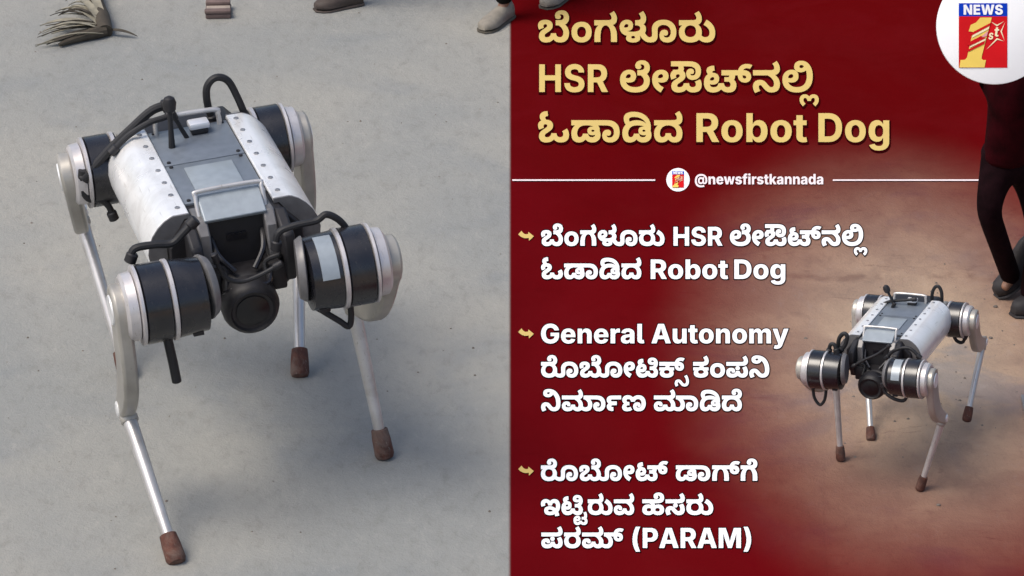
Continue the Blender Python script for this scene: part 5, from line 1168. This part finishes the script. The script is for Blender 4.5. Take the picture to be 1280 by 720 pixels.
fr = ground(131, 40)
frond = empty('dry_frond', (float(fr[0]), float(fr[1]), 0))
tag(frond, 'dry brown palm-like frond lying on the road at the top left', 'dead leaf')
rel = lambda x, y, z: ground(x, y, z) - np.array([fr[0], fr[1], 0])
for tip, wid, lift, m in (((50, 35), .030, .05, 'straw'), ((69, 20), .028, .08, 'straw'), ((82, 7), .026, .10, 'straw'), ((104, -6), .028, .10, 'straw'), ((58, 57), .034, .02, 'straw_dark'), ((64, 44), .026, .03, 'straw'), ((172, 46), .018, .015, 'straw_dark')):  # low dark blade stands in for the shadow under the frond
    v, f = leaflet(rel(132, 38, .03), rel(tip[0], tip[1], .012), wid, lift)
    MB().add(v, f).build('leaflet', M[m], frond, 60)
fr_rnd = random.Random(11)
for i in range(26):
    a_ = fr_rnd.uniform(0, 1)
    tx, ty = 46 + 62 * a_ ** 1.4 + fr_rnd.uniform(-4, 8), 60 - 66 * a_ + fr_rnd.uniform(-5, 5)
    bs = rel(131 + fr_rnd.uniform(-6, 3), 38 - 14 * a_ + fr_rnd.uniform(-4, 4), .035 + .02 * a_)
    v, f = leaflet(bs, rel(tx, ty, fr_rnd.uniform(.004, .05)), fr_rnd.uniform(.006, .013), fr_rnd.uniform(-.01, .07), fr_rnd.uniform(0, .02))
    MB().add(v, f).build('leaflet', M['straw' if fr_rnd.random() < .65 else 'straw_dark'], frond, 60)
MB().tube([rel(131, 40, .03), rel(126, 22, .05), rel(120, 2, .06), rel(116, -30, .05)], [.045, .05, .042, .03], 12).build('stalk', M['straw_dark'], frond)
MB().tube([rel(133, 38, .035), rel(120, 41, .03), rel(98, 47, .026), rel(74, 56, .018)], [.028, .036, .026, .010], 10).build('shade_stem', M['straw_dark'], frond)  # dark tube laid in where the fan shadows the road

bp_ = ground(273, 24)
br_ = empty('broken_brick', (float(bp_[0]), float(bp_[1]), 0), (0, 0, math.radians(3)))
tag(br_, 'small dusty red brick with a pale hollow lying on the road near the top', 'brick')
MB().box((-.070, 0, 0), (.070, .155, .030), .008).build('brick_body', M['brick'], br_)
MB().box((-.075, -.004, .030), (.070, .040, .052), .008).build('brick_rim', M['brick'], br_)
MB().box((-.070, .112, .030), (.066, .158, .056), .008).build('brick_rim', M['brick'], br_)
MB().box((-.066, .040, .028), (.066, .112, .036), .004).build('brick_hollow', M['brick_dust'], br_)

# loose grit and pebbles, too many to count
gv = MB()
rnd = random.Random(3)
for i in range(260):
    if rnd.random() < .45:
        x, y = rnd.uniform(-2.9, -.05), rnd.uniform(-3.0, 3.7)
    else:
        x, y = rnd.uniform(1.3, 2.7), rnd.uniform(-1.7, .3)
    r_ = rnd.choice((.003, .004, .005, .006, .008))
    z = 0.0
    vs = [(x + r_ * math.cos(a) * rnd.uniform(.7, 1.2), y + r_ * math.sin(a) * rnd.uniform(.7, 1.2), z) for a in (0, 1.25, 2.5, 3.75, 5.0)]
    vs.append((x, y, z + r_ * rnd.uniform(.7, 1.1)))
    gv.add(vs, [[k, (k + 1) % 5, 5] for k in range(5)])
grit = gv.build('loose_grit', M['stone'], smooth=False)
tag(grit, 'scattered tiny brown stones and grit on the road', 'grit', kind='stuff')
PEB = ["lone dark pebble on brown ground left of the small robot's rear", "dark pebble on brown ground at the right of the small robot's rear leg", "tiny dark pebble just under the person's grey shoes", "tiny dark pebble in front of the small robot's nearest foot", "tiny dark pebble under the small robot's front right leg"]
for (x, y, r_), pl in zip(((1007, 424, .008), (1238, 423, .008), (1244, 384, .009), (1173, 632, .008), (1166, 560, .007)), PEB):
    p = ground(x, y)
    bm = bmesh.new()
    bmesh.ops.create_icosphere(bm, subdivisions=2, radius=r_)
    for v in bm.verts:
        v.co = Vector((v.co.x * 1.3, v.co.y, v.co.z * .7)) * rnd.uniform(.85, 1.1)
    me = bpy.data.meshes.new('pebble'); bm.to_mesh(me); bm.free(); me.materials.append(M['stone'])
    o = link(bpy.data.objects.new('pebble', me)); o.location = (p[0], p[1], r_ * .45)
    tag(o, pl, 'pebble', 'pebbles on the brown ground')
